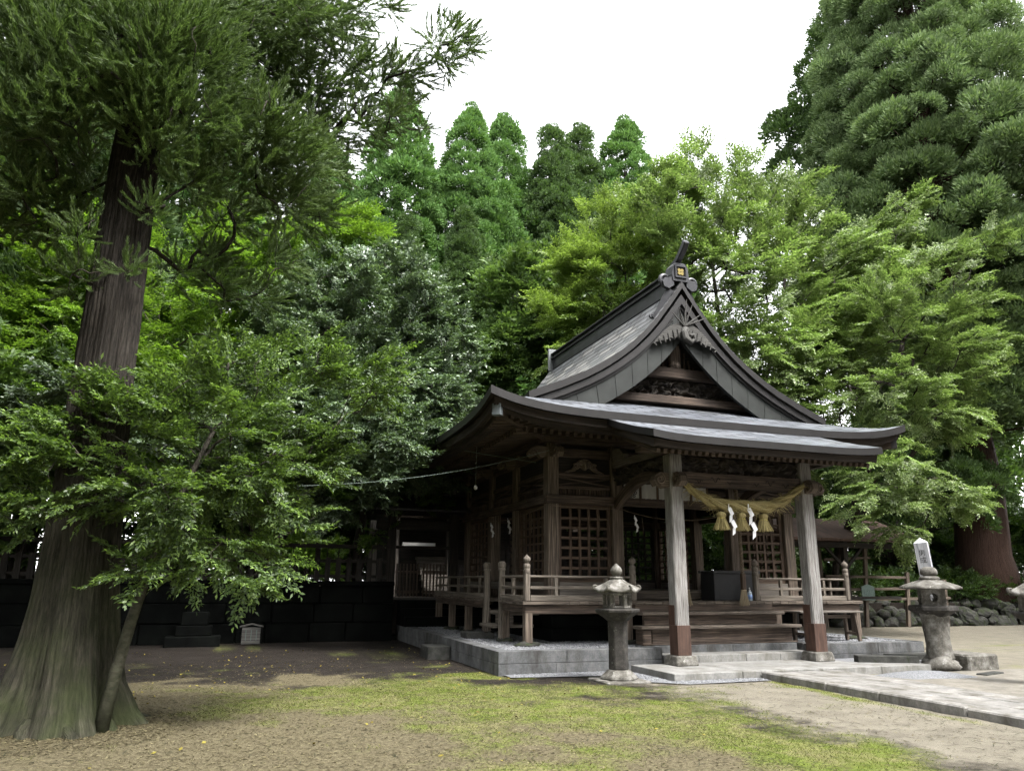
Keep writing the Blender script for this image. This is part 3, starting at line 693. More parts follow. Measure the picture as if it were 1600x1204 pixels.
for yy, sgy in ((YG+.16, -1),):
    b = MB(); yo = Vector((0, sgy, 0))
    o = Vector((X0, yy, 8.16)); oct_ = [(-.2,0),(.2,0),(.22,.16),(.2,.36),(.12,.45),(-.12,.45),(-.2,.36),(-.22,.16)]
    b.prism(oct_, (0, -sgy*.3, 0), o+yo*.12, (1,0,0), (0,0,1))
    fr = [(-.135,.10),(.135,.10),(.135,.36),(-.135,.36)]
    for (x0, x1, z0, z1) in ((-.15,.15,.08,.115),(-.15,.15,.345,.38),(-.15,-.115,.115,.345),(.115,.15,.115,.345)):
        b.box(X0+x0, X0+x1, yy+sgy*.12, yy+sgy*.155, 8.16+z0, 8.16+z1)
    for sx in (-1, 1):
        spiral(b, (X0+sx*.34, yy, 8.20), (sx,0,0), (0,0,1), 8, .15, .03, 1.3, .06, -1.9)
        b.prism([(.16,-.10),(.30,-.20),(.42,-.16),(.46,-.04),(.40,.06),(.3,.06),(.18,.14)], (0, sgy*.1, 0), (X0, yy, 8.16), (sx,0,0), (0,0,1))
        pts = [Vector((X0+sx*(.20+.42*t_), yy-sgy*(.02+.12*t_), pz(.20+.42*t_)+.17-.05*t_+.035*math.sin(t_*6.2))) for t_ in [k/9 for k in range(10)]]
        b.sweep(pts, [.17-.06*k/9 for k in range(10)], [.17-.07*k/9 for k in range(10)])
        spiral(b, pts[-1]+Vector((sx*.02,0,.05)), (sx,0,0), (0,0,1), 7, .055, .02, .8, .03, -1.6)
    ot = b.build('ridge_end_tile', M_RIDGE, roof, .006)
    b = MB(); b.box(X0-.115, X0+.115, yy+sgy*.12, yy+sgy*.126, 8.275, 8.505); b.cur = 1
    for k in range(4):
        a = math.pi/4+k*math.pi/2
        b.lathe((0,0,0), [(.001,0),(.042,0),(.042,.012),(.001,.012)], 10)
        n_ = len(b.v)
        for i in range(n_-40, n_):
            p = b.v[i]; b.v[i] = (X0+.052*math.cos(a)+p[0], yy+sgy*(.128+p[2]), 8.39+.052*math.sin(a)+p[1])
    b.build('crest', [MW['dark'], M_GOLD], ot)
    b = MB(); pts = [(X0, yy-sgy*.2+sgy*(.62*t_), 8.64+.05*t_+.34*t_*t_) for t_ in [k/8 for k in range(9)]]
    b.sweep(pts, .14, [.12+.004*k for k in range(9)])
    b.build('ridge_horn', M_RIDGE, ot, .02)
# gable: barge boards, wall, beams, carvings (front and back)
def rake_pts(off, n=22, end=3.7):
    """points of the rake curve shifted perpendicular (down) by off"""
    out = []
    for k in range(n+1):
        dx = end*(k/n)**1.0; e = .02; s_ = (pz(dx+e)-pz(max(0, dx-e)))/(e+min(dx, e)); L = math.hypot(1, s_)
        z = pz(dx)+.03+.10*min(1, dx/.5)
        px, pzv = dx+s_/L*off, z-off/L
        out.append((px, pzv))
    # clip what crosses the centre line
    q_ = [p for p in out if p[0] > 0]
    first = next(i for i, p in enumerate(out) if p[0] > 0)
    if first > 0:
        a, c = out[first-1], out[first]; t_ = -a[0]/(c[0]-a[0]); q_ = [(0, a[1]+(c[1]-a[1])*t_)]+q_
    else: q_[0] = (0, q_[0][1])
    return q_
for yf, sgy in ((YG, 1), (2*YC-YG, -1)):
    for sx in (-1, 1):
        for (o0, o1, y0, y1, mt, nm) in ((.17, .30, .05, .3, M_FASCIA, 'rake_edge'), (.30, .36, .10, .3, M_FASCIA, 'rake_edge'), (.36, .80, .13, .22, M_BARGE, 'barge_board')):
            A, B_ = rake_pts(o0), rake_pts(o1)
            # resample both to the same count
            def res(P_, n=26):
                ls = [0]
                for k in range(1, len(P_)): ls.append(ls[-1]+math.hypot(P_[k][0]-P_[k-1][0], P_[k][1]-P_[k-1][1]))
                return [(interp(ls[-1]*k/n, ls, [p[0] for p in P_]), interp(ls[-1]*k/n, ls, [p[1] for p in P_])) for k in range(n+1)]
            A, B_ = res(A), res(B_); b = MB()
            w = lambda p, y: Vector((X0+sx*p[0], yf+sgy*y, p[1]))
            u = [k*.17 for k in range(27)]
            fl = (sx*sgy > 0)
            b.grid([[w(p, y0) for p in A], [w(p, y0) for p in B_]], [[(a_, 0) for a_ in u], [(a_, .4) for a_ in u]], not fl)
            b.grid([[w(p, y1) for p in A], [w(p, y1) for p in B_]], [[(a_, 0) for a_ in u], [(a_, .4) for a_ in u]], fl)
            b.grid([[w(p, y0) for p in B_], [w(p, y1) for p in B_]], [[(a_, 0) for a_ in u], [(a_, .1) for a_ in u]], not fl)
            b.grid([[w(p, y0) for p in A], [w(p, y1) for p in A]], [[(a_, 0) for a_ in u], [(a_, .1) for a_ in u]], fl)
            if nm == 'barge_board':   # raised seams between the copper sheets
                for k in range(2, 26, 3): b.bar(w(A[k], y0-.004*1), w(B_[k], y0-.004), .012, .012, up=(0,1,0))
            b.build(nm, mt, roof)
    yw = yf+sgy*.62
    P_ = rake_pts(.25, 22, 3.4); b = MB()
    outl = [(-p[0], p[1]) for p in reversed(P_[1:])]+[(p[0], p[1]) for p in P_]
    outl = [(x, max(z, 5.25)) for x, z in outl]
    outl = [outl[0]]+[p for p in outl[1:-1]]+[outl[-1]]
    b.prism(outl+[(3.2, 5.2), (-3.2, 5.2)], (0, sgy*.06, 0), (X0, yw, 0), (1,0,0), (0,0,1))
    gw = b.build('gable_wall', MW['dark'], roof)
    b = MB(); ys = sorted((yw-sgy*.05, yw-sgy*.003))
    for k in range(-8, 9):
        x = k*.11
        if abs(x) < .14: continue
        zt = min(6.72, pz(abs(x))-.95)
        if zt > 6.25: b = MB(); b.box(X0+x-.022, X0+x+.022, ys[0], ys[1], 6.2, zt); b.build('slat', MW['beam'], gw)
    b = MB(); ya = sorted((yw-sgy*.22, yw-sgy*.06))
    b.box(X0-1.55, X0+1.55, ya[0], ya[1], 5.96, 6.2); b.box(X0-2.15, X0+2.15, ya[0], ya[1], 5.36, 5.54)
    b.build('tie_beam', MW['beam'], gw, .012)
    b = MB(); ya = sorted((yw-sgy*.2, yw-sgy*.07)); b.box(X0-.12, X0+.12, ya[0], ya[1], 6.2, 6.75); b.lathe((X0, yw-sgy*.14, 6.2), [(.10,0),(.15,.06),(.10,.16)], 10)
    b.build('king_strut', MW['post'], gw, .01)
def relief(b, o, ax, ay, nv, w, h, amp, seed, nu=120, nw=18):
    """deeply carved panel: swirling raised scrolls"""
    o = Vector(o); ax = Vector(ax); ay = Vector(ay); nv = Vector(nv); r = np.random.default_rng(seed)
    U, V = np.meshgrid(np.linspace(0, w, nu), np.linspace(0, h, nw)); q = r.random(8)*6.28
    wx = U+.10*np.sin(V*17+q[0]+U*3)+.06*np.sin(U*11+q[1]); wy = V+.09*np.sin(U*13+q[2])+.05*np.sin(V*29+U*7+q[3])
    H = .5+.32*np.sin(wx*26+q[4]+2.2*np.sin(wy*21+q[5]))+.25*np.sin(wy*34+2.0*np.sin(wx*17+q[6]))
    H = np.clip(H, 0, 1.1)**1.4
    ed = np.minimum(np.minimum(U, w-U), np.minimum(V, h-V)); H = H*np.clip(ed/.02, 0, 1)
    b.grid([[o+ax*float(U[i, j])+ay*float(V[i, j])+nv*float(H[i, j]*amp) for j in range(nu)] for i in range(nw)],
           [[(float(U[i, j]), float(V[i, j])) for j in range(nu)] for i in range(nw)])
yw = YG+.62
b = MB(); relief(b, (X0-1.85, yw-.01, 5.55), (1,0,0), (0,0,1), (0,-1,0), 3.7, .4, .13, 5, 200, 22)
b.build('gable_carving', MW['carve'], roof)
# hanging crane pendant with spread wings and a fan of spikes
b = MB(); yp = YG-.02
for sx in (-1, 1):
    b.prism([(0,.05),(.12,.2),(.34,.12),(.55,-.06),(.80,-.34),(.62,-.27),(.50,-.26),(.38,-.17),(.28,-.2),(.18,-.12),(.05,-.18)], (0,.1,0), (X0, yp, 6.93), (sx,0,0), (0,0,1))
    for k in range(7):
        t_ = k/6; b.bar((X0+sx*(.08+.12*k), yp-.012, 7.0-.02*k-.05*t_*k), (X0+sx*(.05+.115*k), yp-.012, 6.80-.045*k), .012, .03)
b.tube([(X0+.02, yp-.02, 6.98), (X0-.06, yp-.06, 6.88), (X0-.05, yp-.1, 6.74), (X0+.07, yp-.12, 6.66), (X0+.16, yp-.12, 6.73), (X0+.12, yp-.13, 6.83), (X0+.03, yp-.15, 6.80)], [.09,.085,.075,.065,.055,.05,.03], 9)
b.prism([(-.2,0),(.2,0),(.26,.12),(.12,.22),(-.12,.22),(-.26,.12)], (0,.14,0), (X0, yp+.03, 6.93), (1,0,0), (0,0,1))
for k, (a, L) in enumerate(((-52,.42),(-22,.45),(4,.62),(20,.55),(52,.52),(66,.6),(-35,.3))):
    a = rad(a); b.tube([(X0, yp+.0, 7.06), (X0+math.sin(a)*L*.6, yp-.03, 7.06+math.cos(a)*L*.6), (X0+math.sin(a)*L, yp-.07, 7.06+math.cos(a)*L)], [.028,.02,.008], 6)
b.build('crane_carving', MW['grey'], roof, .006)

# ---- body: foundation, floor, posts, walls
b = MB()
random.seed(3)
for zz, n in ((PT-.02, 5), (.62, 4), (.86, 6)):
    z1 = {PT-.02: .615, .62: .855, .86: 1.02}[zz]
    for (p0, p1) in (((XL-.05, YF-.1), (XR+.05, YF-.1)), ((XR+.05, YF-.1), (XR+.05, YB+.1)), ((XL-.05, YB+.1), (XL-.05, YF+.1))):
        blockrow(b, p0, p1, zz, z1, .25, n, .012, .012)
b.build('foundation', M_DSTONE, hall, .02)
b = MB(); b.box(XL+.1, XR-.1, YF+.1, YB-.1, 1.05, 1.33); b.build('hall_floor', MW['deck'], hall)
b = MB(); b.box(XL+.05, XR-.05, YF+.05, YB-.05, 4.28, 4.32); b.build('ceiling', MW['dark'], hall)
posts = [(XL,YF),(7.6,YF),(10.52,YF),(XR,YF),(XL,16.53),(XL,18.3),(XL,YB),(XR,16.53),(XR,18.3),(XR,YB),(7.6,YB),(10.52,YB)]
for i, (x, y) in enumerate(posts):
    b = MB(); b.box(x-.125, x+.125, y-.125, y+.125, .95, 4.34); b.build('post', MW['post'], hall, .012)
def around(b, z0, z1, out, th, skip_front=False):
    # butt-jointed ring round the four walls
    if not skip_front: b.box(XL-.125-out, XR+.125+out, YF-.125-out, YF-.125-out+th, z0, z1)
    b.box(XL-.125-out, XR+.125+out, YB+.125+out-th, YB+.125+out, z0, z1)
    for xa in (XL-.125-out, XR+.125+out-th): b.box(xa, xa+th, YF-.125-out+th+.002, YB+.125+out-th-.002, z0, z1)
b = MB(); around(b, 3.07, 3.25, .05, .12); b.build('head_beam', MW['beam'], hall, .012)
b = MB(); around(b, 4.34, 4.46, .10, .4); b.build('wall_plate', MW['beam'], hall, .01)
b = MB(); around(b, 4.06, 4.24, -.03, .14, True); b.box(XL+.13, 7.47, YF-.09, YF+.06, 4.06, 4.24); b.box(7.73, 10.39, YF-.09, YF+.06, 4.06, 4.24); b.box(10.65, XR-.13, YF-.09, YF+.06, 4.06, 4.24)
b.build('tie_rail', MW['beam'], hall, .01)
b = MB(); around(b, 1.33, 1.5, -.02, .1, True)
for xa, xb in ((XL+.13, 7.47), (10.65, XR-.13)): b.box(xa, xb, YF-.10, YF+.02, 1.17, 1.5)
b.build('sill_board', MW['pale'], hall, .008)
b = MB(); b.box(7.73, 10.39, YF-.10, YF+.1, 1.17, 1.345); b.build('threshold', MW['deck'], hall, .01)
# upper wall panels with rails, crosses and frog-leg carvings
def upper_panel(p0, p1, carve=True):
    p0 = Vector((*p0, 0)); p1 = Vector((*p1, 0)); d = (p1-p0); L = d.length; d.normalize(); nn = Vector((d.y, -d.x, 0)); c = (p0+p1)/2
    up = Vector((0,0,1)); b = MB(); b.obox(c+Vector((0,0,3.66)), d, nn, up, L/2-.13, .02, .41); w_ = b.build('wall_panel', MW['dark'], hall)
    b = MB(); b.obox(c+nn*.05+up*3.68, d, nn, up, L/2-.14, .03, .045); b.obox(c+nn*.05+up*3.42, d, nn, up, L/2-.14, .03, .03)
    for sg in (-1, 1):
        b.bar(c-d*(L/2-.16)+nn*.055+up*(3.47+.08+sg*.08), c+d*(L/2-.16)+nn*(.055+.01*sg)+up*(3.55-sg*.08), .03, .03)
    for k in range(-9, 10): b.obox(c+d*(k*(L/2-.16)/9.5)+nn*.045+up*3.345, d, nn, up, .018, .02, .07)
    b.build('wall_rail', MW['beam'], w_)
    if carve:
        b = MB(); o = c+nn*.03+up*3.74
        for sg in (-1, 1):
            b.prism([(0,.30),(.10,.28),(.2,.2),(.3,.07),(.46,.0),(.36,-.005),(.22,.03),(.13,.1),(0,.12)], nn*.06, o, d*sg, up)
            spiral(b, o+d*sg*.2+nn*.07+up*.12, d*sg, up, 7, .07, .02, 1.1, .028, .5)
            spiral(b, o+d*sg*.09+nn*.07+up*.22, d*sg, up, 7, .06, .02, 1.1, .028, 2.5)
        b.lathe(tuple(o+nn*.05+up*.1), [(.02,-.05),(.09,.0),(.07,.08),(.02,.13)], 9)
        b.build('frog_leg_carving', MW['post'], w_, .008)
for p0, p1, cv in (((XL,YF),(7.6,YF),1),((7.6,YF),(10.52,YF),0),((10.52,YF),(XR,YF),1),((XL,16.53),(XL,YF),0),((XL,18.3),(XL,16.53),0),((XL,YB),(XL,18.3),0),
                   ((XR,YF),(XR,16.53),0),((XR,16.53),(XR,18.3),0),((XR,18.3),(XR,YB),0),((10.52,YB),(7.6,YB),0),((7.6,YB),(XL,YB),0),((XR,YB),(10.52,YB),0)):
    upper_panel(p0, p1, cv)
# lattice panels
def lattice(p0, p1, z0, z1, nx_, nz_, w=.04, mat=MW['lattice']):
    p0 = Vector((*p0, 0)); p1 = Vector((*p1, 0)); d = p1-p0; L = d.length-.26; d.normalize(); c = (p0+p1)/2; nn = Vector((d.y, -d.x, 0)); up = Vector((0,0,1)); b = MB()
    zc = (z0+z1)/2; H = z1-z0
    for sg in (-1, 1):
        b.obox(c+d*sg*(L/2-.04)+up*zc, d, nn, up, .04, .03, H/2); b.obox(c+up*(zc+sg*(H/2-.04)), d, nn, up, L/2-.08, .03, .04)
    for k in range(1, nx_): b.obox(c+d*(-L/2+.08+(L-.16)*k/nx_)+up*zc, d, nn, up, w/2, .022, H/2-.08)
    for k in range(1, nz_): b.obox(c+up*(z0+.08+(H-.16)*k/nz_), d, nn, up, L/2-.08, .016, w/2)
    b.build('lattice_panel', mat, hall)
lattice((XL,YF),(7.6,YF),1.5,3.07,5,7,.055); lattice((10.52,YF),(XR,YF),1.5,3.07,5,7,.055)
lattice((XL,16.53),(XL,YF),1.5,3.07,6,8); lattice((XL,YB),(XL,18.3),1.5,3.07,6,8)
lattice((XR,YF),(XR,16.53),1.5,3.07,6,8); lattice((XR,18.3),(XR,YB),1.5,3.07,6,8)
lattice((XR,YB),(10.52,YB),1.5,3.07,5,8,.05,MW['dark']); lattice((7.6,YB),(XL,YB),1.5,3.07,5,8,.05,MW['dark'])
lattice((10.52,YB),(7.6,YB),1.5,3.07,9,8,.05,MW['dark'])
b = MB(); b.box(7.9, 9.6, YB-.3, YB-.25, 1.34, 2.9); b.box(9.6, 10.3, YB-.32, YB-.27, 1.34, 2.2); b.build('inner_screen', MW['dark'], hall)
# brackets on post heads
def bracket(x, y, dirx, diry):
    b = MB(); b.obox(Vector((x, y, 4.40)), Vector((1,0,0)), Vector((0,1,0)), Vector((0,0,1)), .15, .15, .06)
    for (ax, L) in (((1,0,0), .55), ((0,1,0), .55)):
        ax = Vector(ax); nn = Vector((-ax.y, ax.x, 0))
        b.prism([(-L,.14),(-L,.06),(-L*.8,.0),(-L*.4,-.03),(L*.4,-.03),(L*.8,.0),(L,.06),(L,.14)], nn*.12, Vector((x, y, 4.49))-nn*.06+Vector((0,0,.004 if ax.x else 0)), ax, (0,0,1))
    for (dx, dy) in ((dirx, 0), (0, diry)):
        if dx or dy:
            d = Vector((dx, dy, 0)); o = Vector((x, y, 4.14)); nn = Vector((-d.y, d.x, 0))
            b.prism([(.125,.11),(.34,.12),(.48,.05),(.54,-.06),(.47,-.15),(.38,-.10),(.40,-.03),(.32,-.06),(.26,-.13),(.125,-.10)], nn*.14, o-nn*.07, d, (0,0,1))
            spiral(b, o+d*.42-nn*.08+Vector((0,0,-.04)), d, (0,0,1), 7, .08, .02, 1.2, .025, 1); spiral(b, o+d*.42+nn*.08+Vector((0,0,-.04)), d, (0,0,1), 7, .08, .02, 1.2, .025, 1)
    b.build('bracket', MW['post'], hall, .008)
bracket(XL, YF, -1, -1); bracket(XR, YF, 1, -1); bracket(7.6, YF, 0, 0); bracket(10.52, YF, 0, 0); bracket(XL, 16.53, -1, 0); bracket(XL, 18.3, -1, 0); bracket(XL, YB, -1, 1)

# ---- porch
CX = (7.57, 10.53); CYP = 12.2
for x in CX:
    b = MB(); b.obox(Vector((x, CYP, .19)), Vector((1,0,0)), Vector((0,1,0)), Vector((0,0,1)), .225, .225, .085, .86)
    base_s = b
    b = MB(); b.box(x-.13, x+.13, CYP-.13, CYP+.13, .27, 3.83); col = b.build('porch_column', MW['silver'], hall, .022)
    base_s.build('column_base', M_LANT, col, .02)
    b = MB(); b.box(x-.137, x+.137, CYP-.137, CYP+.137, .272, .78); b.box(x-.137, x-.02, CYP-.06, CYP+.137, .781, 1.12); b.build('column_shoe', MW['brown'], col, .006)
# rainbow beam with carved waves, frieze, purlin
b = MB(); n = 24; pr = []
for k in range(n+1):
    u = -1+2*k/n; pr.append((u*1.35, .0+.06*(1-abs(u)**4)))
b.prism(pr+[(1.35,.31),(-1.35,.31)], (0,.2,0), (X0, CYP-.1, 3.19), (1,0,0), (0,0,1))
for sx in (-1, 1):
    for (du, dz, s_) in ((.62, .17, 1.0), (.98, .13, .8), (.30, .12, .6)):
        pts = [(X0+sx*(du+s_*(.20*t_-.1)), CYP-.102, 3.19+dz+s_*.045*math.sin(t_*9)+.02) for t_ in [k/22 for k in range(23)]]
        b.cur = 1; b.tube(pts, [.009]*23, 5); b.cur = 0
b.build('rainbow_beam', [MW['beam'], MW['dark']], hall, .01)
b = MB(); relief(b, (X0-1.35, CYP+.02, 3.51), (1,0,0), (0,0,1), (0,-1,0), 2.7, .31, .10, 9, 170, 22); b.box(X0-1.35, X0+1.35, CYP+.022, CYP+.06, 3.505, 3.825)
b.build('carved_frieze', MW['carve'], hall)
b = MB(); b.box(X0-2.2, X0+2.2, CYP-.11, CYP+.11, 3.832, 3.95); b.build('porch_purlin', MW['beam'], hall, .01)
for sx in (-1, 1):
    x = X0+sx*1.48
    # carved nose outside of the column, the curved tie to the hall post, side frieze, bracket
    b = MB(); d = Vector((sx,0,0)); o = Vector((x, CYP, 3.33))
    b.prism([(.13,.13),(.30,.15),(.42,.08),(.47,-.02),(.40,-.12),(.33,-.08),(.30,-.12),(.22,-.15),(.13,-.12)], (0,.17,0), o-Vector((0,.085,0)), d, (0,0,1))
    spiral(b, o+d*.33-Vector((0,.09,0))+Vector((0,0,.01)), d, (0,0,1), 7, .10, .02, 1.4, .03, 2); spiral(b, o+d*.33+Vector((0,.09,.01)), d, (0,0,1), 7, .10, .02, 1.4, .03, 2)
    d2 = Vector((0,-1,0)); b.prism([(.13,.13),(.26,.14),(.36,.06),(.38,-.04),(.30,-.12),(.22,-.1),(.13,-.12)], (.17,0,0), o-Vector((.085,0,0)), d2, (0,0,1))
    spiral(b, o+d2*.26+Vector((-.095*1,0,.0)), d2, (0,0,1), 7, .10, .02, 1.4, .03, 2); spiral(b, o+d2*.26+Vector((.095,0,.0)), d2, (0,0,1), 7, .10, .02, 1.4, .03, 2)
    b.build('beam_nose', MW['post'], hall, .008)
    b = MB(); pts = [Vector((x, CYP+.13+2.13*t_, 3.36-.30*t_*t_+.30*math.sin(math.pi*t_)*.72)) for t_ in [k/14 for k in range(15)]]
    b.sweep(pts, .16, .2)
    b.build('arched_tie', MW['beam'], hall, .012)
    b = MB(); relief(b, (x-.0*sx, YF-.15, 3.58), (0,-1,0), (0,0,1), (-1,0,0), 2.1, .26, .1, 12+sx, 110, 18); b.box(x+.002, x+.05, CYP+.15, YF-.14, 3.5, 3.86)
    b.build('side_frieze', MW['carve'], hall)
    b = MB(); b.box(x-.08, x+.08, CYP+.13, YF-.13, 3.865, 4.0); b.prism([(0,.16),(.3,.14),(.48,.0),(.42,-.16),(.25,-.22),(.12,-.1),(0,-.1)], (.14,0,0), (x-.07, YF-.13, 4.12), (0,-1,0), (0,0,1))
    b.build('porch_bracket', MW['pale'], hall, .01)
# porch roof
PW, PY0, PY1 = 2.5, 11.1, 12.95
def ppz(y): t_ = (y-PY0)/(PY1-PY0); return 3.98+.50*t_+.13*t_*t_
rows = []; uvr = []
for t_ in [0,.03,.1,.2,.35,.5,.65,.8,1.0]:
    y = lerp(PY0, PY1, t_); As = [PW*(2*k/30-1) for k in range(31)]
    rows.append([Vector((X0+a, y, ppz(y)+.07*(abs(a)/PW)**6*(1-t_))) for a in As]); uvr.append([(a+9, (y-PY0)*1.08) for a in As])
b = MB(); shell(b, rows, uvr, .13, 0, 1, 2, 'acd'); proof = b.build('porch_roof', [M_ROOF, MW['dark'], M_FASCIA], hall)
b = MB()
As = [(PW-.08)*(2*k/30-1) for k in range(31)]
for (y0, y1, z0, z1) in ((.07, .22, -.13, -.235),):
    R4 = [[Vector((X0+a, PY0+yy, ppz(PY0)+.06*(abs(a)/PW)**6+z)) for a in As] for yy, z in ((y1, z0), (y0, z0), (y0+.02, z1), (y1+.05, z1))]
    b.grid(R4, [[(a, .15*k) for a in As] for k in range(4)])
for sx in (-1, 1): b.bar((X0+sx*(PW-.1), PY0+.1, ppz(PY0)-.15), (X0+sx*(PW-.1), 12.75, ppz(12.75)-.2), .08, .14)
b.build('eave_board', M_FASCIA2, proof)
b = MB()
for k in range(34):
    x = X0-2.3+4.6*k/33; b.bar((x, PY0+.2, ppz(PY0)-.27), (x, 12.9, ppz(12.9)-.32), .07, .08)
b.build('rafter_row', MW['beam'], proof)

# ---- veranda: boards, beams, posts, railings, stair
DK = 1.15; VL, VR, VF = 5.1, 13.0, 13.5
ver = MB(); random.seed(9)
def boards(b, x0, x1, y0, y1, along='y', w=.2):
    if along == 'y':
        x = x0
        while x < x1-.02: xe = min(x+w, x1); b.box(x+.003, xe-.003, y0+random.uniform(-.008,.008), y1, DK-.06, DK+random.uniform(-.003,.003)); x = xe
    else:
        y = y0
        while y < y1-.02: ye = min(y+w, y1); b.box(x0+random.uniform(-.01,.008), x1, y+.003, ye-.003, DK-.06, DK+random.uniform(-.003,.003)); y = ye
boards(ver, 6.02, 12.08, VF, YF-.13, 'y'); boards(ver, VL, 6.02, VF, 14.95, 'x'); boards(ver, 12.08, VR, VF, 20.3, 'x')
veranda = ver.build('veranda', MW['deck'], hall, .004)
b = MB(); boards(b, VL, 5.98, 15.95, 20.3, 'x'); b.build('side_veranda', MW['deck'], hall, .004)
b = MB()
b.box(VL+.05, VR-.05, VF+.06, VF+.2, .92, DK-.062); b.box(VL+.05, VL+.17, VF+.202, 14.9, .95, DK-.062); b.box(VL+.05, VL+.17, 16.0, 20.2, .95, DK-.062); b.box(VR-.17, VR-.05, VF+.202, 20.2, .95, DK-.062)
b.build('veranda_beam', MW['beam'], veranda, .01)
for (x, y) in ((VL+.13, VF+.13), (7.3, VF+.13), (10.8, VF+.13), (VR-.13, VF+.13), (VL+.12, 16.05), (VL+.12, 17.4), (VL+.12, 18.8), (VL+.12, 20.1), (VL+.12, 14.85), (VR-.13, 16.5), (VR-.13, 19)):
    b = MB(); b.box(x-.075, x+.075, y-.075, y+.075, PT+.04, .95); vp = b.build('veranda_post', MW['post'], veranda, .012)
    b = MB(); boulder(b, (x, y, PT), .22 if y < 14 else .18, .17, .07, int(x*10+y)); b.build('post_stone', M_ROCK, vp, 0, True)
def newel(x, y, tall, cap):
    b = MB(); b.box(x-.055, x+.055, y-.055, y+.055, (PT if cap == 'flat' else DK), DK+tall); n_ = b.build('newel_post', MW['rail'], hall, .018)
    b = MB(); z = DK+tall
    if cap == 'onion': b.lathe((x, y, z), [(.058,-.1),(.066,-.09),(.066,-.02),(.058,-.012),(.066,0),(.066,.05),(.055,.075),(.035,.085),(.035,.095),(.06,.115),(.072,.15),(.066,.185),(.04,.21),(.012,.235),(.002,.26)], 14)
    else: b.lathe((x, y, z), [(.08,-.09),(.08,-.06),(.068,-.05),(.08,-.03),(.085,0),(.085,.05),(.05,.085),(.002,.09)], 8, math.pi/8)
    b.build('finial', MW['rail'], n_, 0, cap == 'onion')
for x in (VL+.1, 7.42, 10.31, VR-.32): newel(x, VF+.1, .60, 'onion')
newel(VL+.05, 14.88, .66, 'flat'); newel(VL+.05, 15.85, .66, 'flat')
def railing(p0, p1, over0=0, over1=0):
    p0 = Vector((*p0, 0)); p1 = Vector((*p1, 0)); d = p1-p0; L = d.length; d.normalize(); up = Vector((0,0,1)); b = MB()
    b.tube([p0-d*over0+up*(DK+.445), p1+d*over1+up*(DK+.445)], .026, 8)
    b.bar(p0-d*over0*.6+up*(DK+.245), p1+d*over1*.6+up*(DK+.245), .05, .055); b.bar(p0+up*(DK+.055), p1+up*(DK+.055), .085, .10)
    n_ = max(1, round(L/.95))
    for k in range(n_):
        c = p0+d*L*(k+.5)/n_; b.obox(c+up*(DK+.262), d, Vector((-d.y,d.x,0)), up, .03, .03, .16)
    b.build('railing', MW['rail'], hall, .006)
railing((VL+.16, VF+.1), (7.36, VF+.1)); railing((10.37, VF+.1), (VR-.38, VF+.1)); railing((VL+.07, VF+.16), (VL+.05, 14.82)); railing((VL+.05, 15.92), (VL+.05, 20.2)); railing((VR-.3, VF+.16), (VR-.3, 20.2))
b = MB(); b.box(5.2, 6.0, 14.97, 15.9, .84, .92); b.box(5.0, 5.9, 15.0, 15.86, .60, .66); b.box(5.35, 5.45, 15.0, 15.86, .66, .84); b.build('side_stair', MW['rail'], hall, .01)
b = MB(); b.box(4.66, 5.25, 15.62, 16.1, PT-.02, PT+.12); b.build('shoe_stone', M_CONC, hall, .02)
b = MB(); b.box(7.36, 10.62, 13.14, 13.62, .90, .96); b.box(7.22, 10.86, 12.94, 13.3, .655, .715)
st = b.build('wooden_stair', MW['deck'], hall, .012)
b = MB(); b.box(7.45, 10.5, 13.25, 13.33, .717, .898); b.box(7.5, 10.7, 13.06, 13.12, PT+.03, .653); b.box(7.4, 10.8, 13.03, 13.10, PT+.001, PT+.03); b.box(7.4, 10.6, VF-.0, VF+.05, .962, 1.085)
b.build('stair_riser', MW['beam'], st, .008)
b = MB(); b.box(7.28, 7.46, 13.0, 13.3, PT, .652); b.build('stair_block', MW['beam'], st, .02)

# ------------------------------------------------------------------ straw rope, paper streamers, bell ropes, curtain
def straws(b, top, n, r0, r1, L, w=.006, jit=.03, flare=1.0):
    top = Vector(top)
    for k in range(n):
        a = random.random()*6.283; q = math.sqrt(random.random()); d = Vector((math.cos(a), math.sin(a), 0)); l_ = L*(1+random.uniform(-jit, jit)*2)
        p0 = top+d*r0*q; p1 = top+d*lerp(r0, r1, .45)*q*flare-Vector((0,0,l_*.5)); p2 = top+d*r1*q+Vector((random.uniform(-.01,.01), random.uniform(-.01,.01), -l_))
        b.tube([p0, p1, p2], [w, w*.9, w*.55], 4, False)
sp = [(7.66,3.33),(7.80,3.20),(8.0,3.08),(8.2,2.98),(8.45,2.92),(8.75,2.90),(9.05,2.89),(9.35,2.90),(9.6,2.93),(9.85,3.02),(10.05,3.12),(10.25,3.26),(10.42,3.37)]
def spz(x): return interp(x, [p[0] for p in sp], [p[1] for p in sp])
root = thing('straw_rope', 'thick twisted straw rope slung between the two porch columns', 'sacred rope', (X0, 12.05, 2.9))
b = MB(); N = 90
for st_ in range(3):
    pts = []; rr = []
    for k in range(N+1):
        t_ = k/N; x = lerp(7.66, 10.42, t_); R = .026+.044*math.sin(math.pi*t_)**.8; a = st_*2.094+t_*13
        zz = (spz(x-.06)+spz(x+.06)+spz(x))/3
        pts.append((x, 12.05+R*math.cos(a), zz+R*math.sin(a))); rr.append(R*.92)
    b.tube(pts, rr, 10, True, .0)
rope_o = b.build('rope_strand', M_STRAW, root, 0, True)
b = MB()
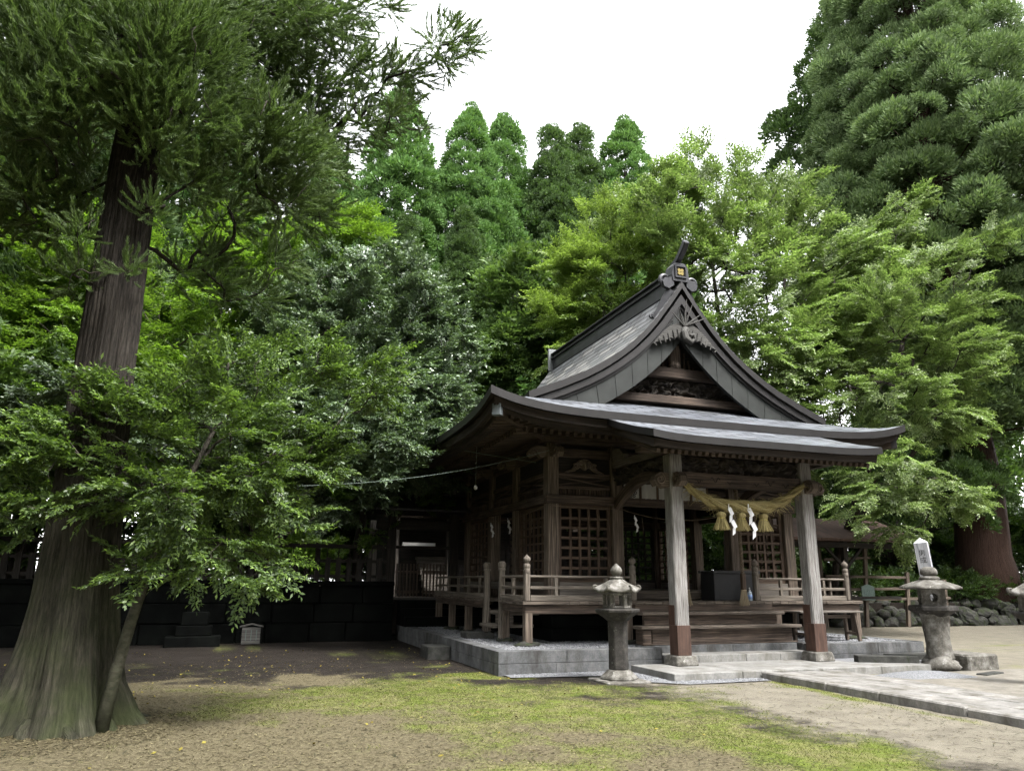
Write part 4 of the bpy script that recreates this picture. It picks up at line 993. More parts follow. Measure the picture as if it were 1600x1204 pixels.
for k in range(620):
    x = random.uniform(7.75, 10.35); t_ = (x-7.66)/2.76; R = .05+.075*math.sin(math.pi*t_)**.8; a = random.random()*6.283
    p = Vector((x, 12.05+R*math.cos(a)*1.0, spz(x)+R*math.sin(a))); L = random.uniform(.05, .22); d = Vector((random.uniform(-1,1), .35*math.cos(a)*random.random()*1.2, .3*math.sin(a)*random.random()-.12)).normalized()
    b.tube([p, p+d*L*.5, p+d*L+Vector((0,0,-.02*random.random()))], [.004,.0035,.002], 3, False)
b.build('loose_straw', M_STRAW, root)
b = MB()
for x, s_ in ((7.66, -1), (10.42, 1)): b.tube([(x, 12.05, spz(x)), (x+s_*.06, 12.1, 3.42), (x+s_*.05, 12.2, 3.5)], .035, 8)
b.build('rope_end', M_STRAW, root, 0, True)
for i, x in enumerate((8.46, 8.90, 9.40)):
    z = 2.755
    r_ = thing('straw_tassel', ('straw tassel hanging at the left end of the row under the rope', 'middle straw tassel hanging between the two white paper streamers', 'straw tassel hanging at the right end of the row under the rope')[i], 'tassel', (x, 12.03, z), 'straw tassels under the rope')
    b = MB(); b.lathe((x, 12.03, z), [(.05,.03),(.085,-.005),(.09,-.04),(.07,-.075),(.062,-.095)], 14); b.build('tassel_knot', M_STRAW, r_, 0, True)
    b = MB(); straws(b, (x, 12.03, z-.06), 130, .066, .165, .24, .0065); b.build('tassel_straw', M_STRAW, r_)
    b = MB(); b.tube([(x+.068*math.cos(a), 12.03+.068*math.sin(a), z-.09) for a in [k*.45 for k in range(15)]], .007, 5); b.build('tassel_tie', m_plain('tassel_tie', (.5,.42,.06), .6) if i == 0 else bpy.data.materials['tassel_tie'], r_)
def shide(x, y, z, s, label, name='paper_streamer', cat='paper streamer', mir=1, parent=None, grp='white paper streamers'):
    b = MB(); px, pz_ = 0.0, 0.0; d = -1*mir
    w, h = .10*s, .115*s
    for k in range(4):
        top = Vector((x+px, y-.004*k, z+pz_)); sx = .055*s*mir*(1 if k % 2 == 0 else .45)
        q0 = top; dwn = Vector((sx*(1.15 if k % 2 == 0 else -.25), -.012*s*(-1)**k, -h*1.15)); rt = Vector((w*mir*.72, .01*s, h*.42*(1 if k % 2 == 0 else 1)))
        vs = [q0, q0+dwn, q0+dwn+rt, q0+rt]; n_ = dwn.cross(rt).normalized()*.0015
        b.add([v+n_ for v in vs]+[v-n_ for v in vs], [(0,1,2,3),(7,6,5,4),(0,4,5,1),(1,5,6,2),(2,6,7,3),(3,7,4,0)])
        px += dwn.x+(.018*s*mir if k % 2 else -.03*s*mir); pz_ += dwn.z+.015*s
    b.bar((x+.03*s*mir, y, z+.10*s), (x+.02*s*mir, y, z-.03*s), .022*s, .003)
    o = b.build(name, M_WHITE, None, 0, False, (x, y, z)); tag(o, label, cat, grp); return o
shide(8.54, 11.93, 2.83, 1.0, 'narrow white zigzag paper streamer left of the middle straw tassel')
shide(8.97, 11.93, 2.83, 1.12, 'wide white zigzag paper streamer right of the middle straw tassel')
def twist_rope(b, pts, R, turns, n=3, N=80, rs=.75):
    pts = [Vector(p) for p in pts]; ls = [0]
    for k in range(1, len(pts)): ls.append(ls[-1]+(pts[k]-pts[k-1]).length)
    def at(s): return Vector([interp(s, ls, [p[c] for p in pts]) for c in range(3)])
    T = ls[-1]
    for q in range(n):
        P_ = []
        for k in range(N+1):
            s = T*k/N; c = at(s); d = (at(min(T, s+.02))-at(max(0, s-.02))).normalized(); e1 = d.cross(Vector((0,1,.13))).normalized(); e2 = d.cross(e1); a = q*2*math.pi/n+turns*2*math.pi*k/N
            P_.append(c+(e1*math.cos(a)+e2*math.sin(a))*R)
        b.tube(P_, R*rs, 6)
for i, (x, top) in enumerate(((8.43, 3.86), (9.76, 3.86))):
    r_ = thing('bell_rope', ('twisted bell rope with straw fringe right beside the left porch column', 'twisted bell rope with straw fringe hanging in front of the dark offering box')[i], 'bell rope', (x, 13.3, 1.1), 'bell ropes hanging in the porch')
    b = MB(); twist_rope(b, [(x-.03, 13.3, top), (x, 13.3, 3.0), (x+.02, 13.3, 1.70)], .022, 26, 3, 260); b.build('rope', M_ROPE, r_, 0, True)
    b = MB(); b.obox(Vector((x+.02, 13.3, 1.535)), Vector((1,0,0)), Vector((0,1,0)), Vector((0,0,1)), .042, .042, .165); b.build('wooden_grip', MW['lattice'], r_, .008)
    b = MB(); b.lathe((x+.02, 13.3, 1.37), [(.05,-.03),(.062,-.01),(.05,.01)], 12)
    straws(b, (x+.02, 13.3, 1.355), 130, .05, .10, .28, .006); b.build('fringe', M_STRAWP, r_)
    b = MB(); b.lathe((x-.03, 13.3, 3.72), [(.01,.16),(.05,.14),(.11,.07),(.12,0),(.1,-.08),(.04,-.11),(.005,-.115)], 16); b.build('bell', M_GOLD, r_, 0, True)
cur = thing('curtain', 'white shrine curtain with a dark crest and brown ties across the doorway', 'curtain', (8.9, 14.44, 3.16))
def cloth(b, x0, x1, z0, z1, y):
    b.grid([[(lerp(x0,x1,u/12), y+.012*math.sin(u*1.3+v*.4)*(1-v/5*.0), lerp(z0, z1, v/5)+.006*math.sin(u*.9)) for u in range(13)] for v in range(6)], None)
b = MB()
for (x0, x1) in ((7.745, 8.10),(8.16, 8.52),(8.58, 8.94),(9.0, 9.36),(9.42, 9.78)): cloth(b, x0, x1, 3.17, 3.56, 14.44)
b.build('curtain_cloth', M_CLOTH, cur, 0, True)
b = MB()
for x in (8.13, 8.55, 8.97, 9.39, 9.81): b.box(x-.03, x+.03, 14.425, 14.44, 3.13, 3.55)
b.build('tie_band', MW['lattice'], cur)
b = MB(); cx_, cz_ = 7.93, 3.36
for k in range(6):
    a = rad(90+60*k+30) if k % 2 else rad(90+60*k+30)
    b.tube([(cx_+.078*math.cos(a)+.027*math.cos(q), 14.418, cz_+.078*math.sin(a)+.027*math.sin(q)) for q in [j*.5236 for j in range(13)]], .0085, 5)
for (a0, a1) in ((40, 220), (140, 320), (15, 195)): b.tube([(cx_+.05*math.cos(rad(a0)), 14.418, cz_+.05*math.sin(rad(a0))), (cx_+.05*math.cos(rad(a1)), 14.418, cz_+.05*math.sin(rad(a1)))], .008, 5)
b.build('curtain_crest', M_BLACK, cur)
# thin straw line across the door with small streamers
def sag(p0, p1, s, n=14): return [Vector(p0)+(Vector(p1)-Vector(p0))*(k/n)-Vector((0,0,s*4*(k/n)*(1-k/n))) for k in range(n+1)]
b = MB(); L1 = sag((XL-.16, YF-.22, 3.02), (7.62, YF-.22, 3.0), .02); L2 = sag((7.62, YF-.22, 3.0), (10.55, YF-.22, 3.06), .22)
b.tube(L1+L2[1:], .007, 5); b.tube(sag((XL-.2, YF-.16, 3.02), (XL-.2, 18.2, 2.95), .1), .007, 5)
for (x, z0, L) in ((7.1, 2.98, .42), (8.12, 2.84, .35)): b.tube([(x, YF-.22, z0), (x+.02, YF-.22, z0-L*.5), (x+.015, YF-.22, z0-L)], .006, 4)
b.tube([(XL-.2, 15.2, 2.9), (XL-.2, 15.22, 2.5)], .006, 4); b.tube([(XL-.2, 16.3, 2.88), (XL-.2, 16.32, 2.2)], .006, 4)
tag(b.build('straw_line', M_ROPE, None, 0, False, (7.6, YF-.2, 3.0)), 'thin straw line strung across the doorway and left wall', 'straw line')
shide(7.92, YF-.23, 2.82, .62, 'small white paper streamer on the straw line over the doorway', grp='small streamers on the straw line')
shide(XL-.21, 16.75, 2.86, .62, 'small grey paper streamer under the eave nearer the corner post', grp='small streamers on the straw line')
shide(XL-.21, 18.0, 2.84, .62, 'small grey paper streamer under the eave deep along the side wall', grp='small streamers on the straw line')
# offering box, bottle, bench
t = thing('offering_box', 'dark offering box standing on the veranda before the open doorway', 'box', (10.1, 14.2, DK))
b = MB(); b.box(9.5, 10.62, 13.9, 14.4, DK, 1.70); b.build('box_body', M_BOXM, t, .01)
b = MB(); b.box(9.47, 10.65, 13.87, 13.93, 1.702, 1.76); b.box(9.47, 10.65, 14.37, 14.43, 1.702, 1.76)
for k in range(9): b.box(9.5+.135*k, 9.54+.135*k, 13.932, 14.368, 1.704, 1.74)
b.build('box_grille', M_BOXM, t, .004)
b = MB(); b.box(10.02, 10.14, 13.893, 13.899, 1.42, 1.435); b.build('box_slot', M_BLACK, t)
t = thing('sanitizer_bottle', 'small blue white pump bottle standing on the veranda edge', 'bottle', (10.16, 13.62, DK))
b = MB(); b.lathe((10.16, 13.62, DK), [(.042,.003),(.046,.02),(.046,.15),(.035,.18),(.018,.195),(.018,.205)], 18); b.build('bottle_body', M_BOTTLE, t, 0, True)
b = MB(); b.lathe((10.16, 13.62, DK), [(.0468,.035),(.0468,.125)], 18); b.build('bottle_label', M_LABELB, t, 0, True)
b = MB(); b.lathe((10.16, 13.62, DK), [(.02,.206),(.02,.225),(.007,.228),(.007,.25),(.014,.252),(.014,.264),(.002,.266)], 12); b.bar((10.16, 13.62, DK+.258), (10.12, 13.585, DK+.25), .01); b.build('pump', M_WHITE, t)
t = thing('wooden_bench', 'low weathered wooden table on splayed legs in front of the right veranda', 'table', (11.6, 13.1, PT))
b = MB(); b.box(10.82, 12.42, 12.92, 13.12, .93, .965); b.box(10.84, 12.40, 13.13, 13.36, .93, .963); b.build('table_top', MW['pale'], t, .005)
for (x, y, dx, dy) in ((10.98, 13.0, -.02, -.04), (12.26, 13.0, .04, -.04), (10.98, 13.28, -.02, .03), (12.26, 13.28, .04, .03)):
    b = MB(); b.bar((x+dx, y+dy, PT), (x, y, .93), .065, .065, up=(0,1,0)); b.build('leg', MW['post'], t, .006)
b = MB(); b.bar((12.27, 13.0, .52), (12.27, 13.27, .52), .05, .05); b.bar((10.97, 13.0, .52), (10.97, 13.27, .52), .05, .05); b.bar((11.0, 13.14, .85), (12.25, 13.14, .85), .05, .07); b.build('stretcher', MW['post'], t, .004)

# ------------------------------------------------------------------ stone lanterns
def plate_hole(b, c, ax, ay, nv, w, h, r, th, kx=1.0, n=24):
    c = Vector(c); ax = Vector(ax); ay = Vector(ay); nv = Vector(nv)
    sq = []; ci = []
    for k in range(n):
        a = 2*math.pi*k/n; cs, sn = math.cos(a), math.sin(a); m_ = max(abs(cs), abs(sn)); sq.append((cs/m_*w/2, sn/m_*h/2)); ci.append((cs*r*kx, sn*r))
    P_ = lambda q, d: c+ax*q[0]+ay*q[1]+nv*d
    vs = [P_(q, 0) for q in sq]+[P_(q, 0) for q in ci]+[P_(q, -th) for q in ci]+[P_(q, -th) for q in sq]; fs = []
    for k in range(n):
        k2 = (k+1) % n; fs += [(k, k2, n+k2, n+k), (n+k, n+k2, 2*n+k2, 2*n+k), (2*n+k, 2*n+k2, 3*n+k2, 3*n+k)]
    b.add(vs, fs)
def kasa(b, c, R, z0, h, lip, up_, n=6, rot=0.0, K=9, rows=9, top=.08):
    """curved lantern roof with upswept corners"""
    vs = []; fs = []; M_ = n*K
    for i in range(rows):
        t_ = i/(rows-1); rr = lerp(R, top, t_)
        for j in range(M_):
            a = rot+2*math.pi*j/M_; ph = (j % K)/K; cor = abs(2*ph-1)**2.2      # 1 at corner
            ap = math.cos(math.pi/n)/math.cos((2*math.pi*ph/n)-math.pi/n)
            r2 = rr*lerp(ap, 1, .0)*(1+.06*cor*(1-t_)**3)
            z = z0+lip+h*(t_**.72 if up_ < .5 else t_**1.0)+ (up_*R*.28*cor)*(1-t_)**2.5
            vs.append((c[0]+r2*math.cos(a), c[1]+r2*math.sin(a), c[2]+z))
    for i in range(rows-1):
        for j in range(M_): j2 = (j+1) % M_; fs.append((i*M_+j, i*M_+j2, (i+1)*M_+j2, (i+1)*M_+j))
    base_i = len(vs)
    for j in range(M_):
        p = vs[j]; vs.append((p[0], p[1], p[2]-lip))
    vs.append((c[0], c[1], c[2]+z0+lip*.5)); vs.append((c[0], c[1], c[2]+z0+lip+h))
    for j in range(M_):
        j2 = (j+1) % M_; fs += [(base_i+j, base_i+j2, j2, j), (base_i+j2, base_i+j, base_i+M_), ((rows-1)*M_+j, (rows-1)*M_+j2, base_i+M_+1)]
    b.add(vs, fs)
def lantern_slim(loc, label):
    x, y, _ = loc; t = thing('stone_lantern', label, 'stone lantern', loc, 'stone lanterns by the path'); c = (x, y, 0); r6 = math.pi/6+.18
    b = MB(); b.box(x-.38, x+.38, y-.36, y+.36, -.04, .025); b.build('ground_slab', M_LANT, t, .015)
    b = MB(); b.lathe(c, [(.30,.025),(.30,.06),(.20,.155),(.175,.17)], 6, r6); b.build('base', M_LANT, t, .012)
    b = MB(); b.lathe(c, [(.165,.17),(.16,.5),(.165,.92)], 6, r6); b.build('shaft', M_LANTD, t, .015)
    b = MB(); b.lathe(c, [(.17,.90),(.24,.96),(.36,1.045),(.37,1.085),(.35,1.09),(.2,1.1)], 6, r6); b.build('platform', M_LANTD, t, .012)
    b = MB()
    for k in range(6):
        a = r6+k*math.pi/3; b.obox(Vector((x+.20*math.cos(a), y+.20*math.sin(a), 1.215)), Vector((math.cos(a), math.sin(a), 0)), Vector((-math.sin(a), math.cos(a), 0)), Vector((0,0,1)), .028, .036, .115)
    b.lathe(c, [(.215,1.10),(.225,1.102),(.225,1.135),(.21,1.136)], 6, r6); b.lathe(c, [(.21,1.30),(.225,1.302),(.225,1.335),(.21,1.336)], 6, r6)
    b.build('fire_box', M_LANT, t, .008)
    b = MB(); kasa(b, c, .36, 1.335, .19, .04, .55, 6, r6); 
    for k in range(6):
        a = r6+k*math.pi/3; spiral(b, (x+.345*math.cos(a), y+.345*math.sin(a), 1.425), (math.cos(a), math.sin(a), 0), (0,0,1), 6, .04, .012, .9, .022, -1.2)
    b.build('lantern_roof', M_LANT, t, 0, True)
    b = MB(); b.lathe(c, [(.09,1.55),(.11,1.57),(.10,1.585),(.05,1.595),(.055,1.61),(.095,1.65),(.098,1.69),(.075,1.735),(.03,1.775),(.004,1.80)], 14); b.build('finial', M_LANT, t, 0, True)
    return t
ll = lantern_slim((5.91, 11.37, 0), 'slim dark stone lantern with scrolled roof corners standing before the left veranda')
_l3 = copy_tree(ll, (12.13, 9.0, 0), 'stone lantern cut off at the right edge of the picture, only a roof corner showing')
for _c in list(_l3.children):
    if _c.name.startswith('ground_slab'): bpy.data.objects.remove(_c)
def lantern_rough():
    x, y = 12.44, 11.18; c = (x, y, 0); t = thing('stone_lantern', 'rough stone lantern with a thick natural shaft standing beside the forecourt plinth', 'stone lantern', (x, y, 0), 'stone lanterns by the path')
    b = MB(); boulder(b, (x, y, .07), .38, .36, .18, 77); b.build('base', M_LANT, t, 0, True)
    b = MB(); r = np.random.default_rng(2); ph = r.random(5)*6.28; vs = []; fs = []; n, m_ = 24, 16
    for i in range(m_+1):
        u = i/m_; z = .2+u*.80; R = .20+.04*u*u+.03*math.exp(-u*7)
        for j in range(n):
            a = 2*math.pi*j/n; w = 1+.07*math.sin(2*a+ph[0])+.06*math.sin(3*a+ph[1]+u*2)+.035*math.sin(7*a+u*9+ph[2])+.02*math.sin(11*a-u*17)
            vs.append((x-.05*u+R*w*math.cos(a), y+R*w*math.sin(a), z))
    for i in range(m_):
        for j in range(n): fs.append((i*n+j, i*n+(j+1)%n, (i+1)*n+(j+1)%n, (i+1)*n+j))
    b.add(vs, fs); b.build('shaft', M_LANT, t, 0, True)
    x -= .03; c = (x, y, 0)
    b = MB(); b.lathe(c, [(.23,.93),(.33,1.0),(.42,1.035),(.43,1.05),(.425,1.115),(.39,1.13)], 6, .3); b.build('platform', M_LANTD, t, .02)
    b = MB(); sq = .40; zc = 1.275; h = .29; al = rad(-38)
    for k in range(4):
        a = al+k*math.pi/2; nv = Vector((math.cos(a), math.sin(a), 0)); ax = Vector((-math.sin(a), math.cos(a), 0))
        plate_hole(b, Vector((x, y, zc))+nv*sq/2, ax, (0,0,1), nv, sq, h, .11 if k % 2 == 0 else .075, .07, .85)
    b.lathe(c, [(.26,1.118),(.26,1.13),(.1,1.134)], 4, al+math.pi/4); b.lathe(c, [(.1,1.418),(.275,1.42),(.275,1.432),(.1,1.436)], 4, al+math.pi/4)
    b.build('fire_box', M_LANT, t, .006)
    b = MB(); kasa(b, c, .50, 1.415, .155, .03, .12, 6, .3, top=.15); b.build('lantern_roof', M_LANT, t, 0, True)
    b = MB(); b.lathe(c, [(.14,1.57),(.175,1.59),(.18,1.63),(.15,1.655),(.105,1.66),(.105,1.668),(.145,1.685),(.152,1.73),(.135,1.79),(.08,1.825),(.01,1.835)], 16); b.build('finial', M_LANT, t, 0, True)
lantern_rough()

# ------------------------------------------------------------------ lettering helper
def text_bm(body, size, mat, o, ax, ay, name, parent, spacing=None, vertical=True):
    """each character a small flat mesh, written downwards; one mesh for the line"""
    o = Vector(o); ax = Vector(ax).normalized(); ay = Vector(ay).normalized(); b = MB(); dg = None
    for i, ch in enumerate(body):
        if ch == ' ': continue
        cu = bpy.data.curves.new('t', 'FONT'); cu.body = ch; cu.size = size; cu.align_x = 'CENTER'
        to = bpy.data.objects.new('t', cu); COL.objects.link(to)
        me = bpy.data.meshes.new_from_object(to.evaluated_get(bpy.context.evaluated_depsgraph_get()))
        bpy.data.objects.remove(to); bpy.data.curves.remove(cu)
        sp_ = -(i*(spacing or size*1.02))
        b.add([o+ax*v.co.x+ay*(v.co.y+sp_) for v in me.vertices], [tuple(p.vertices) for p in me.polygons]); bpy.data.meshes.remove(me)
    return b.build(name, mat, parent)

# ------------------------------------------------------------------ white marker post with writing
ox, oy = 16.05, 14.5; t = thing('marker_post', 'leaning white painted wooden post with black vertical writing behind the right lantern', 'marker post', (ox+.12, oy, 0))
tilt = Vector((-.105, .0, 1)).normalized(); aX = Vector((.80, .60, 0)); aX = (aX-tilt*aX.dot(tilt)).normalized(); aY = tilt.cross(aX); foot = Vector((ox+.17, oy, 0)); H_ = 2.52
b = MB(); b.obox(foot+tilt*H_/2, aX, aY, tilt, .15, .15, H_/2)
vs = [foot+tilt*H_+aX*.15*i+aY*.15*j for i, j in ((-1,-1),(1,-1),(1,1),(-1,1))]+[foot+tilt*(H_+.12)]
b.add(vs, [(0,1,4),(1,2,4),(2,3,4),(3,0,4)], [[(0,0),(.3,0),(.15,.2)]]*4)
ob = b.build('post_body', M_OBEL, t, .006)
nR = -aY; nL = -aX
text_bm('熊本県重要文化財 阿蘇', .155, M_BLUEINK, foot+tilt*(H_-.33)+nR*.1525+aX*.02, aX, tilt, 'post_writing', t, .165)
text_bm('男成', .16, M_BLACK, foot+tilt*(H_-.30)+nL*.1525, -aY, tilt, 'post_writing', t, .17); text_bm('安徳寺', .16, M_BLACK, foot+tilt*(H_-1.05)+nL*.1525, -aY, tilt, 'post_writing', t, .17)

# ------------------------------------------------------------------ fence, notice board, shed, rock bank on the right
t = thing('rail_fence', 'grey weathered rail fence with leaning posts in front of the dark trees', 'fence', (22.5, 22.5, 0))
for (x, y, h, lx) in ((20.0, 22.6, 2.9, -.05), (21.72, 22.5, 2.95, .30), (23.57, 22.4, 1.95, .22), (25.6, 22.5, 1.7, .1)):
    b = MB(); b.bar((x, y, 0), (x+lx, y, h), .14, .12, up=(0,1,0)); b.build('fence_post', MW['post'], t, .01)
b = MB()
for (x0, x1, z0, z1) in ((18.6, 23.9, 1.28, 1.36), (18.6, 25.8, .93, 1.02), (20.0, 22.1, 2.35, 2.45), (20.0, 23.7, 1.78, 1.75)): b.bar((x0, 22.42, z0), (x1, 22.40, z1), .06, .09)
b.build('fence_rail', MW['post'], t, .008)
t = thing('notice_board', 'pale green notice board with a pointed top fixed to the leaning fence post', 'notice board', (21.75, 22.2, .95))
b = MB(); b.prism([(-.24,0),(.24,0),(.24,.44),(.27,.46),(0,.56),(-.27,.46),(-.24,.44)], (0,.03,0), (21.72, 22.25, .95), (.97,-.25,0), (0,0,1)); b.build('board', M_GREENSIGN, t, .004)
b = MB(); random.seed(2)
for k in range(6):
    for j in range(random.randint(5, 8)):
        x = .17-.065*k; z = .37-.045*j; w = random.uniform(.015,.02)
        for _ in range(3):
            dx, dz = random.uniform(-.014,.014), random.uniform(-.014,.014); hz = random.random() < .5
            p = Vector((21.72,22.247,.95))+Vector((.97,-.25,0))*(x+dx)+Vector((0,0,z+dz)); q = p+(Vector((.97,-.25,0))*.028 if hz else Vector((0,0,-.028))); b.bar(p, q, .006, .004)
b.build('board_writing', M_SIGNTXT, t)
t = thing('open_shed', 'open wooden shed with a reddish brown sheet roof under the drooping branches', 'shed', (20.2, 21.5, 0))
b = MB(); b.prism([(0,0),(1.9,.80),(3.8,.0),(3.8,.09),(1.9,.91),(0,.09)], (5.6,0,0), (17.3, 20.8, 2.92), (0,1,0), (0,0,1)); b.build('shed_roof', M_SHEDROOF, t)
for (x, y) in ((17.6, 21.3), (19.9, 21.3), (17.6, 24.2), (19.9, 24.2), (22.3, 24.2)):
    b = MB(); b.box(x-.09, x+.09, y-.09, y+.09, 0, 3.1); b.build('shed_post', MW['dark'], t, .01)
b = MB(); b.box(17.3, 22.8, 21.2, 21.38, 2.72, 2.9); b.bar((19.9, 21.3, 2.0), (20.7, 21.3, 2.75), .09, .1); b.bar((19.9, 21.3, 2.0), (19.1, 21.3, 2.75), .09, .1); b.build('shed_beam', MW['dark'], t, .01); b = MB(); b.box(17.7, 22.2, 24.1, 24.2, .0, 1.6); b.build('shed_panel', MW['dark'], t); b = MB(); b.box(17.7, 22.2, 21.25, 21.33, 1.0, 1.1); b.build('shed_beam', MW['dark'], t, .01)
random.seed(21); n_ = 0
ROCKS = thing('rock_bank', 'low bank of mossy field rocks under the shrubs before the big cedar', 'rock bank', (26, 23, 0))
def rough_rock(c, sx, sy, sz, seed):
    r = np.random.default_rng(seed); nrm = unit(r.normal(size=(16, 3))); off = r.uniform(.62, 1.0, 16); n, k = 18, 12; b = MB(); vs = []; fs = []
    for i in range(k+1):
        th = math.pi*i/k
        for j in range(n):
            a = 2*math.pi*j/n; d = np.array([math.sin(th)*math.cos(a), math.sin(th)*math.sin(a), math.cos(th)]); dt = nrm @ d
            q = min(1.05, float(np.min(np.where(dt > .05, off/np.maximum(dt, .05), 9))))*(1+.03*math.sin(9*a+seed)*math.sin(7*th))
            vs.append((c[0]+sx*q*d[0], c[1]+sy*q*d[1], c[2]+sz*q*d[2]))
    for i in range(k):
        for j in range(n): fs.append((i*n+j, (i+1)*n+j, (i+1)*n+(j+1)%n, i*n+(j+1)%n))
    b.add(vs, fs); b.build('rock', M_ROCK, ROCKS, 0, False)
xx = 20.2
while xx < 34:
    for lev in range(3):
        s_ = random.uniform(.2, .46)*(1-.12*lev); rough_rock((xx+random.uniform(-.2,.2), 22.9-(xx-24)*.03+lev*.28+random.uniform(-.12,.12), .14+lev*.30+random.uniform(-.05,.05)), s_*random.uniform(.95,1.5), s_*.8, s_*random.uniform(.65,1.0), n_); n_ += 1
    xx += random.uniform(.42, .7)
b = MB(); b.box(20, 36, 23.3, 27.5, -.2, .82); structure(b.build('raised_bed', g_m.m), 'raised earth behind the rock bank', 'ground')
b = MB(); b.bar((24.9, 25.5, 1.45), (33, 25.2, 1.48), .12, .14); b.bar((27, 25.45, .7), (27, 25.45, 1.5), .12); b.bar((31.8, 25.2, .7), (31.8, 25.2, 1.5), .12)
tag(b.build('low_rail', MW['dark'], None, .01, False, (28, 25.4, .8)), 'low dark wooden rail crossing behind the shrubs at the cedar foot', 'rail')

# ------------------------------------------------------------------ left: retaining wall, picket fence, gate, rear hall
t = thing('retaining_wall', 'long dark stone retaining wall in deep shade behind the cedar', 'wall', (-2, 20.8, 0))
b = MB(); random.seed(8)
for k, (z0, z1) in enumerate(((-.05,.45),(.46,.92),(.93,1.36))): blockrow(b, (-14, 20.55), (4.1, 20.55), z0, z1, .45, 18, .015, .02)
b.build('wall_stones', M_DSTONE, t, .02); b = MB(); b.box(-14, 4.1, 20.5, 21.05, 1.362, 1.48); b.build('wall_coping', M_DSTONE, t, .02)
t = thing('picket_fence', 'dark wooden picket fence with flat pales standing on the retaining wall', 'fence', (-1, 20.8, 1.48))
for k in range(34):
    x = -5.2+.27*k
    b = MB(); b.box(x-.065, x+.065, 20.72, 20.76, 1.48, 2.08); b.build('pale', MW['dark'], t)
b = MB(); b.box(-5.4, 4.0, 20.765, 20.82, 1.56, 1.64); b.box(-5.4, 4.0, 20.765, 20.82, 1.95, 2.03); b.box(-5.4, 4.0, 20.70, 20.86, 2.32, 2.42); b.build('fence_rail', MW['dark'], t)
for k in range(6):
    x = -5.3+1.85*k; b = MB(); b.box(x-.06, x+.06, 20.83, 20.95, 1.48, 2.5); b.build('fence_post', MW['dark'], t)
for k in range(32):
    x = -5.2+.29*k; b = MB(); b.box(x-.012, x+.012, 20.77, 20.80, 2.035, 2.32); b.build('fence_spindle', MW['dark'], t)
t = thing('roofed_gate', 'dark roofed wooden gate with slatted doors at the top of the stone steps', 'gate', (4.9, 20.9, 1.0))
for x in (4.02, 5.78):
    b = MB(); b.box(x-.12, x+.12, 20.75, 20.99, .95, 3.3); b.build('gate_post', MW['dark'], t, .01)
b = MB(); b.box(3.6, 6.2, 20.79, 20.95, 2.86, 3.1); b.box(4.14, 5.66, 20.8, 20.94, 2.35, 2.43); b.build('gate_beam', MW['dark'], t, .01)
b = MB(); b.prism([(-.75,0),(0,.42),(.75,0),(.75,.08),(.3,.32),(0,.54),(-.3,.32),(-.75,.08)], (2.9,0,0), (3.4, 20.87, 3.3), (0,1,0), (0,0,1)); b.build('gate_roof', M_FASCIA, t, .02)
for x0 in (4.18, 4.92):
    b = MB()
    for k in range(7): b.box(x0+.01+.095*k, x0+.05+.095*k, 20.84, 20.87, 1.08, 1.95)
    b.box(x0, x0+.68, 20.872, 20.90, 1.18, 1.25); b.box(x0, x0+.68, 20.872, 20.90, 1.7, 1.77); b.build('gate_door', MW['beam'], t)
t = thing('gate_steps', 'three dark stone steps leading up to the roofed gate', 'steps', (5.0, 20.2, 0))
for k in range(3):
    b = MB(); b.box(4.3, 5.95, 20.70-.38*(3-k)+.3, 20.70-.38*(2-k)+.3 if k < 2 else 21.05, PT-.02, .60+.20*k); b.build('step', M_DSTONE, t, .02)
t = thing('rear_hall', 'smaller wooden inner hall half hidden behind the gate and the trees', 'shrine', (8, 27, 1.0))
b = MB(); b.box(5.0, 11.5, 26, 31, .5, 2.2); b.build('hall_base', MW['dark'], t)
for x in (5.0, 6.9, 9.2, 11.5):
    b = MB(); b.box(x-.12, x+.12, 25.2, 25.44, .9, 4.9); b.build('post', MW['pale'] if x < 8 else MW['post'], t)
b = MB(); b.box(3.9, 4.12, 23.6, 23.82, .9, 3.3); b.build('post', MW['pale'], t)
b = MB(); b.box(4.6, 12, 25.15, 25.5, 4.55, 4.8); b.box(4.6, 12, 25.2, 25.4, 3.55, 3.7); b.build('beam', MW['beam'], t)
b = MB(); b.box(4.9, 11.6, 26.2, 30.6, 2.2, 5.2); b.build('wall', MW['dark'], t)
b = MB(); b.prism([(-2.6,0),(-1.2,.75),(0,1.75),(2.4,2.5),(4.8,1.75),(7.4,0),(7.4,.2),(4.8,2.0),(2.4,2.75),(0,2.0),(-1.2,.97),(-2.6,.2)], (8.6,0,0), (4.0, 26.3, 4.95), (0,1,0), (0,0,1)); b.build('roof', M_FASCIA, t)
b = MB()
for k in range(44): x = 4.1+.195*k; b.bar((x, 23.85, 4.98), (x, 26.2, 5.7), .08, .08)
for k in range(30): x = 4.1+.28*k; b.bar((x, 24.3, 4.86), (x, 26.2, 5.5), .08, .08)
b.build('rafter_row', MW['pale'], t)
b = MB(); b.prism([(0,0),(1.2,.34),(1.2,.42),(0,.09)], (2.3,0,0), (6.2, 24.0, 3.95), (0,1,0), (0,0,1)); b.build('lower_roof', MW['pale'], t)
b = MB()
for k in range(6): b.box(5.9, 6.9, 24.6+.26*k, 24.9+.26*k, 2.0+.2*k-.9, 2.2+.2*k-.9)
b.build('stair', MW['pale'], t, .01)
b = MB(); b.box(5.2, 6.3, 25.0, 25.1, 2.62, 2.72); b.build('rail', M_CLOTH, t)
t = thing('small_notice', 'small pale wooden notice board with a gabled top at the foot of the dark wall', 'notice board', (.58, 19.9, 0))
b = MB(); b.box(.37, .79, 19.88, 19.92, .02, .40); b.build('board', MW['grey'], t)
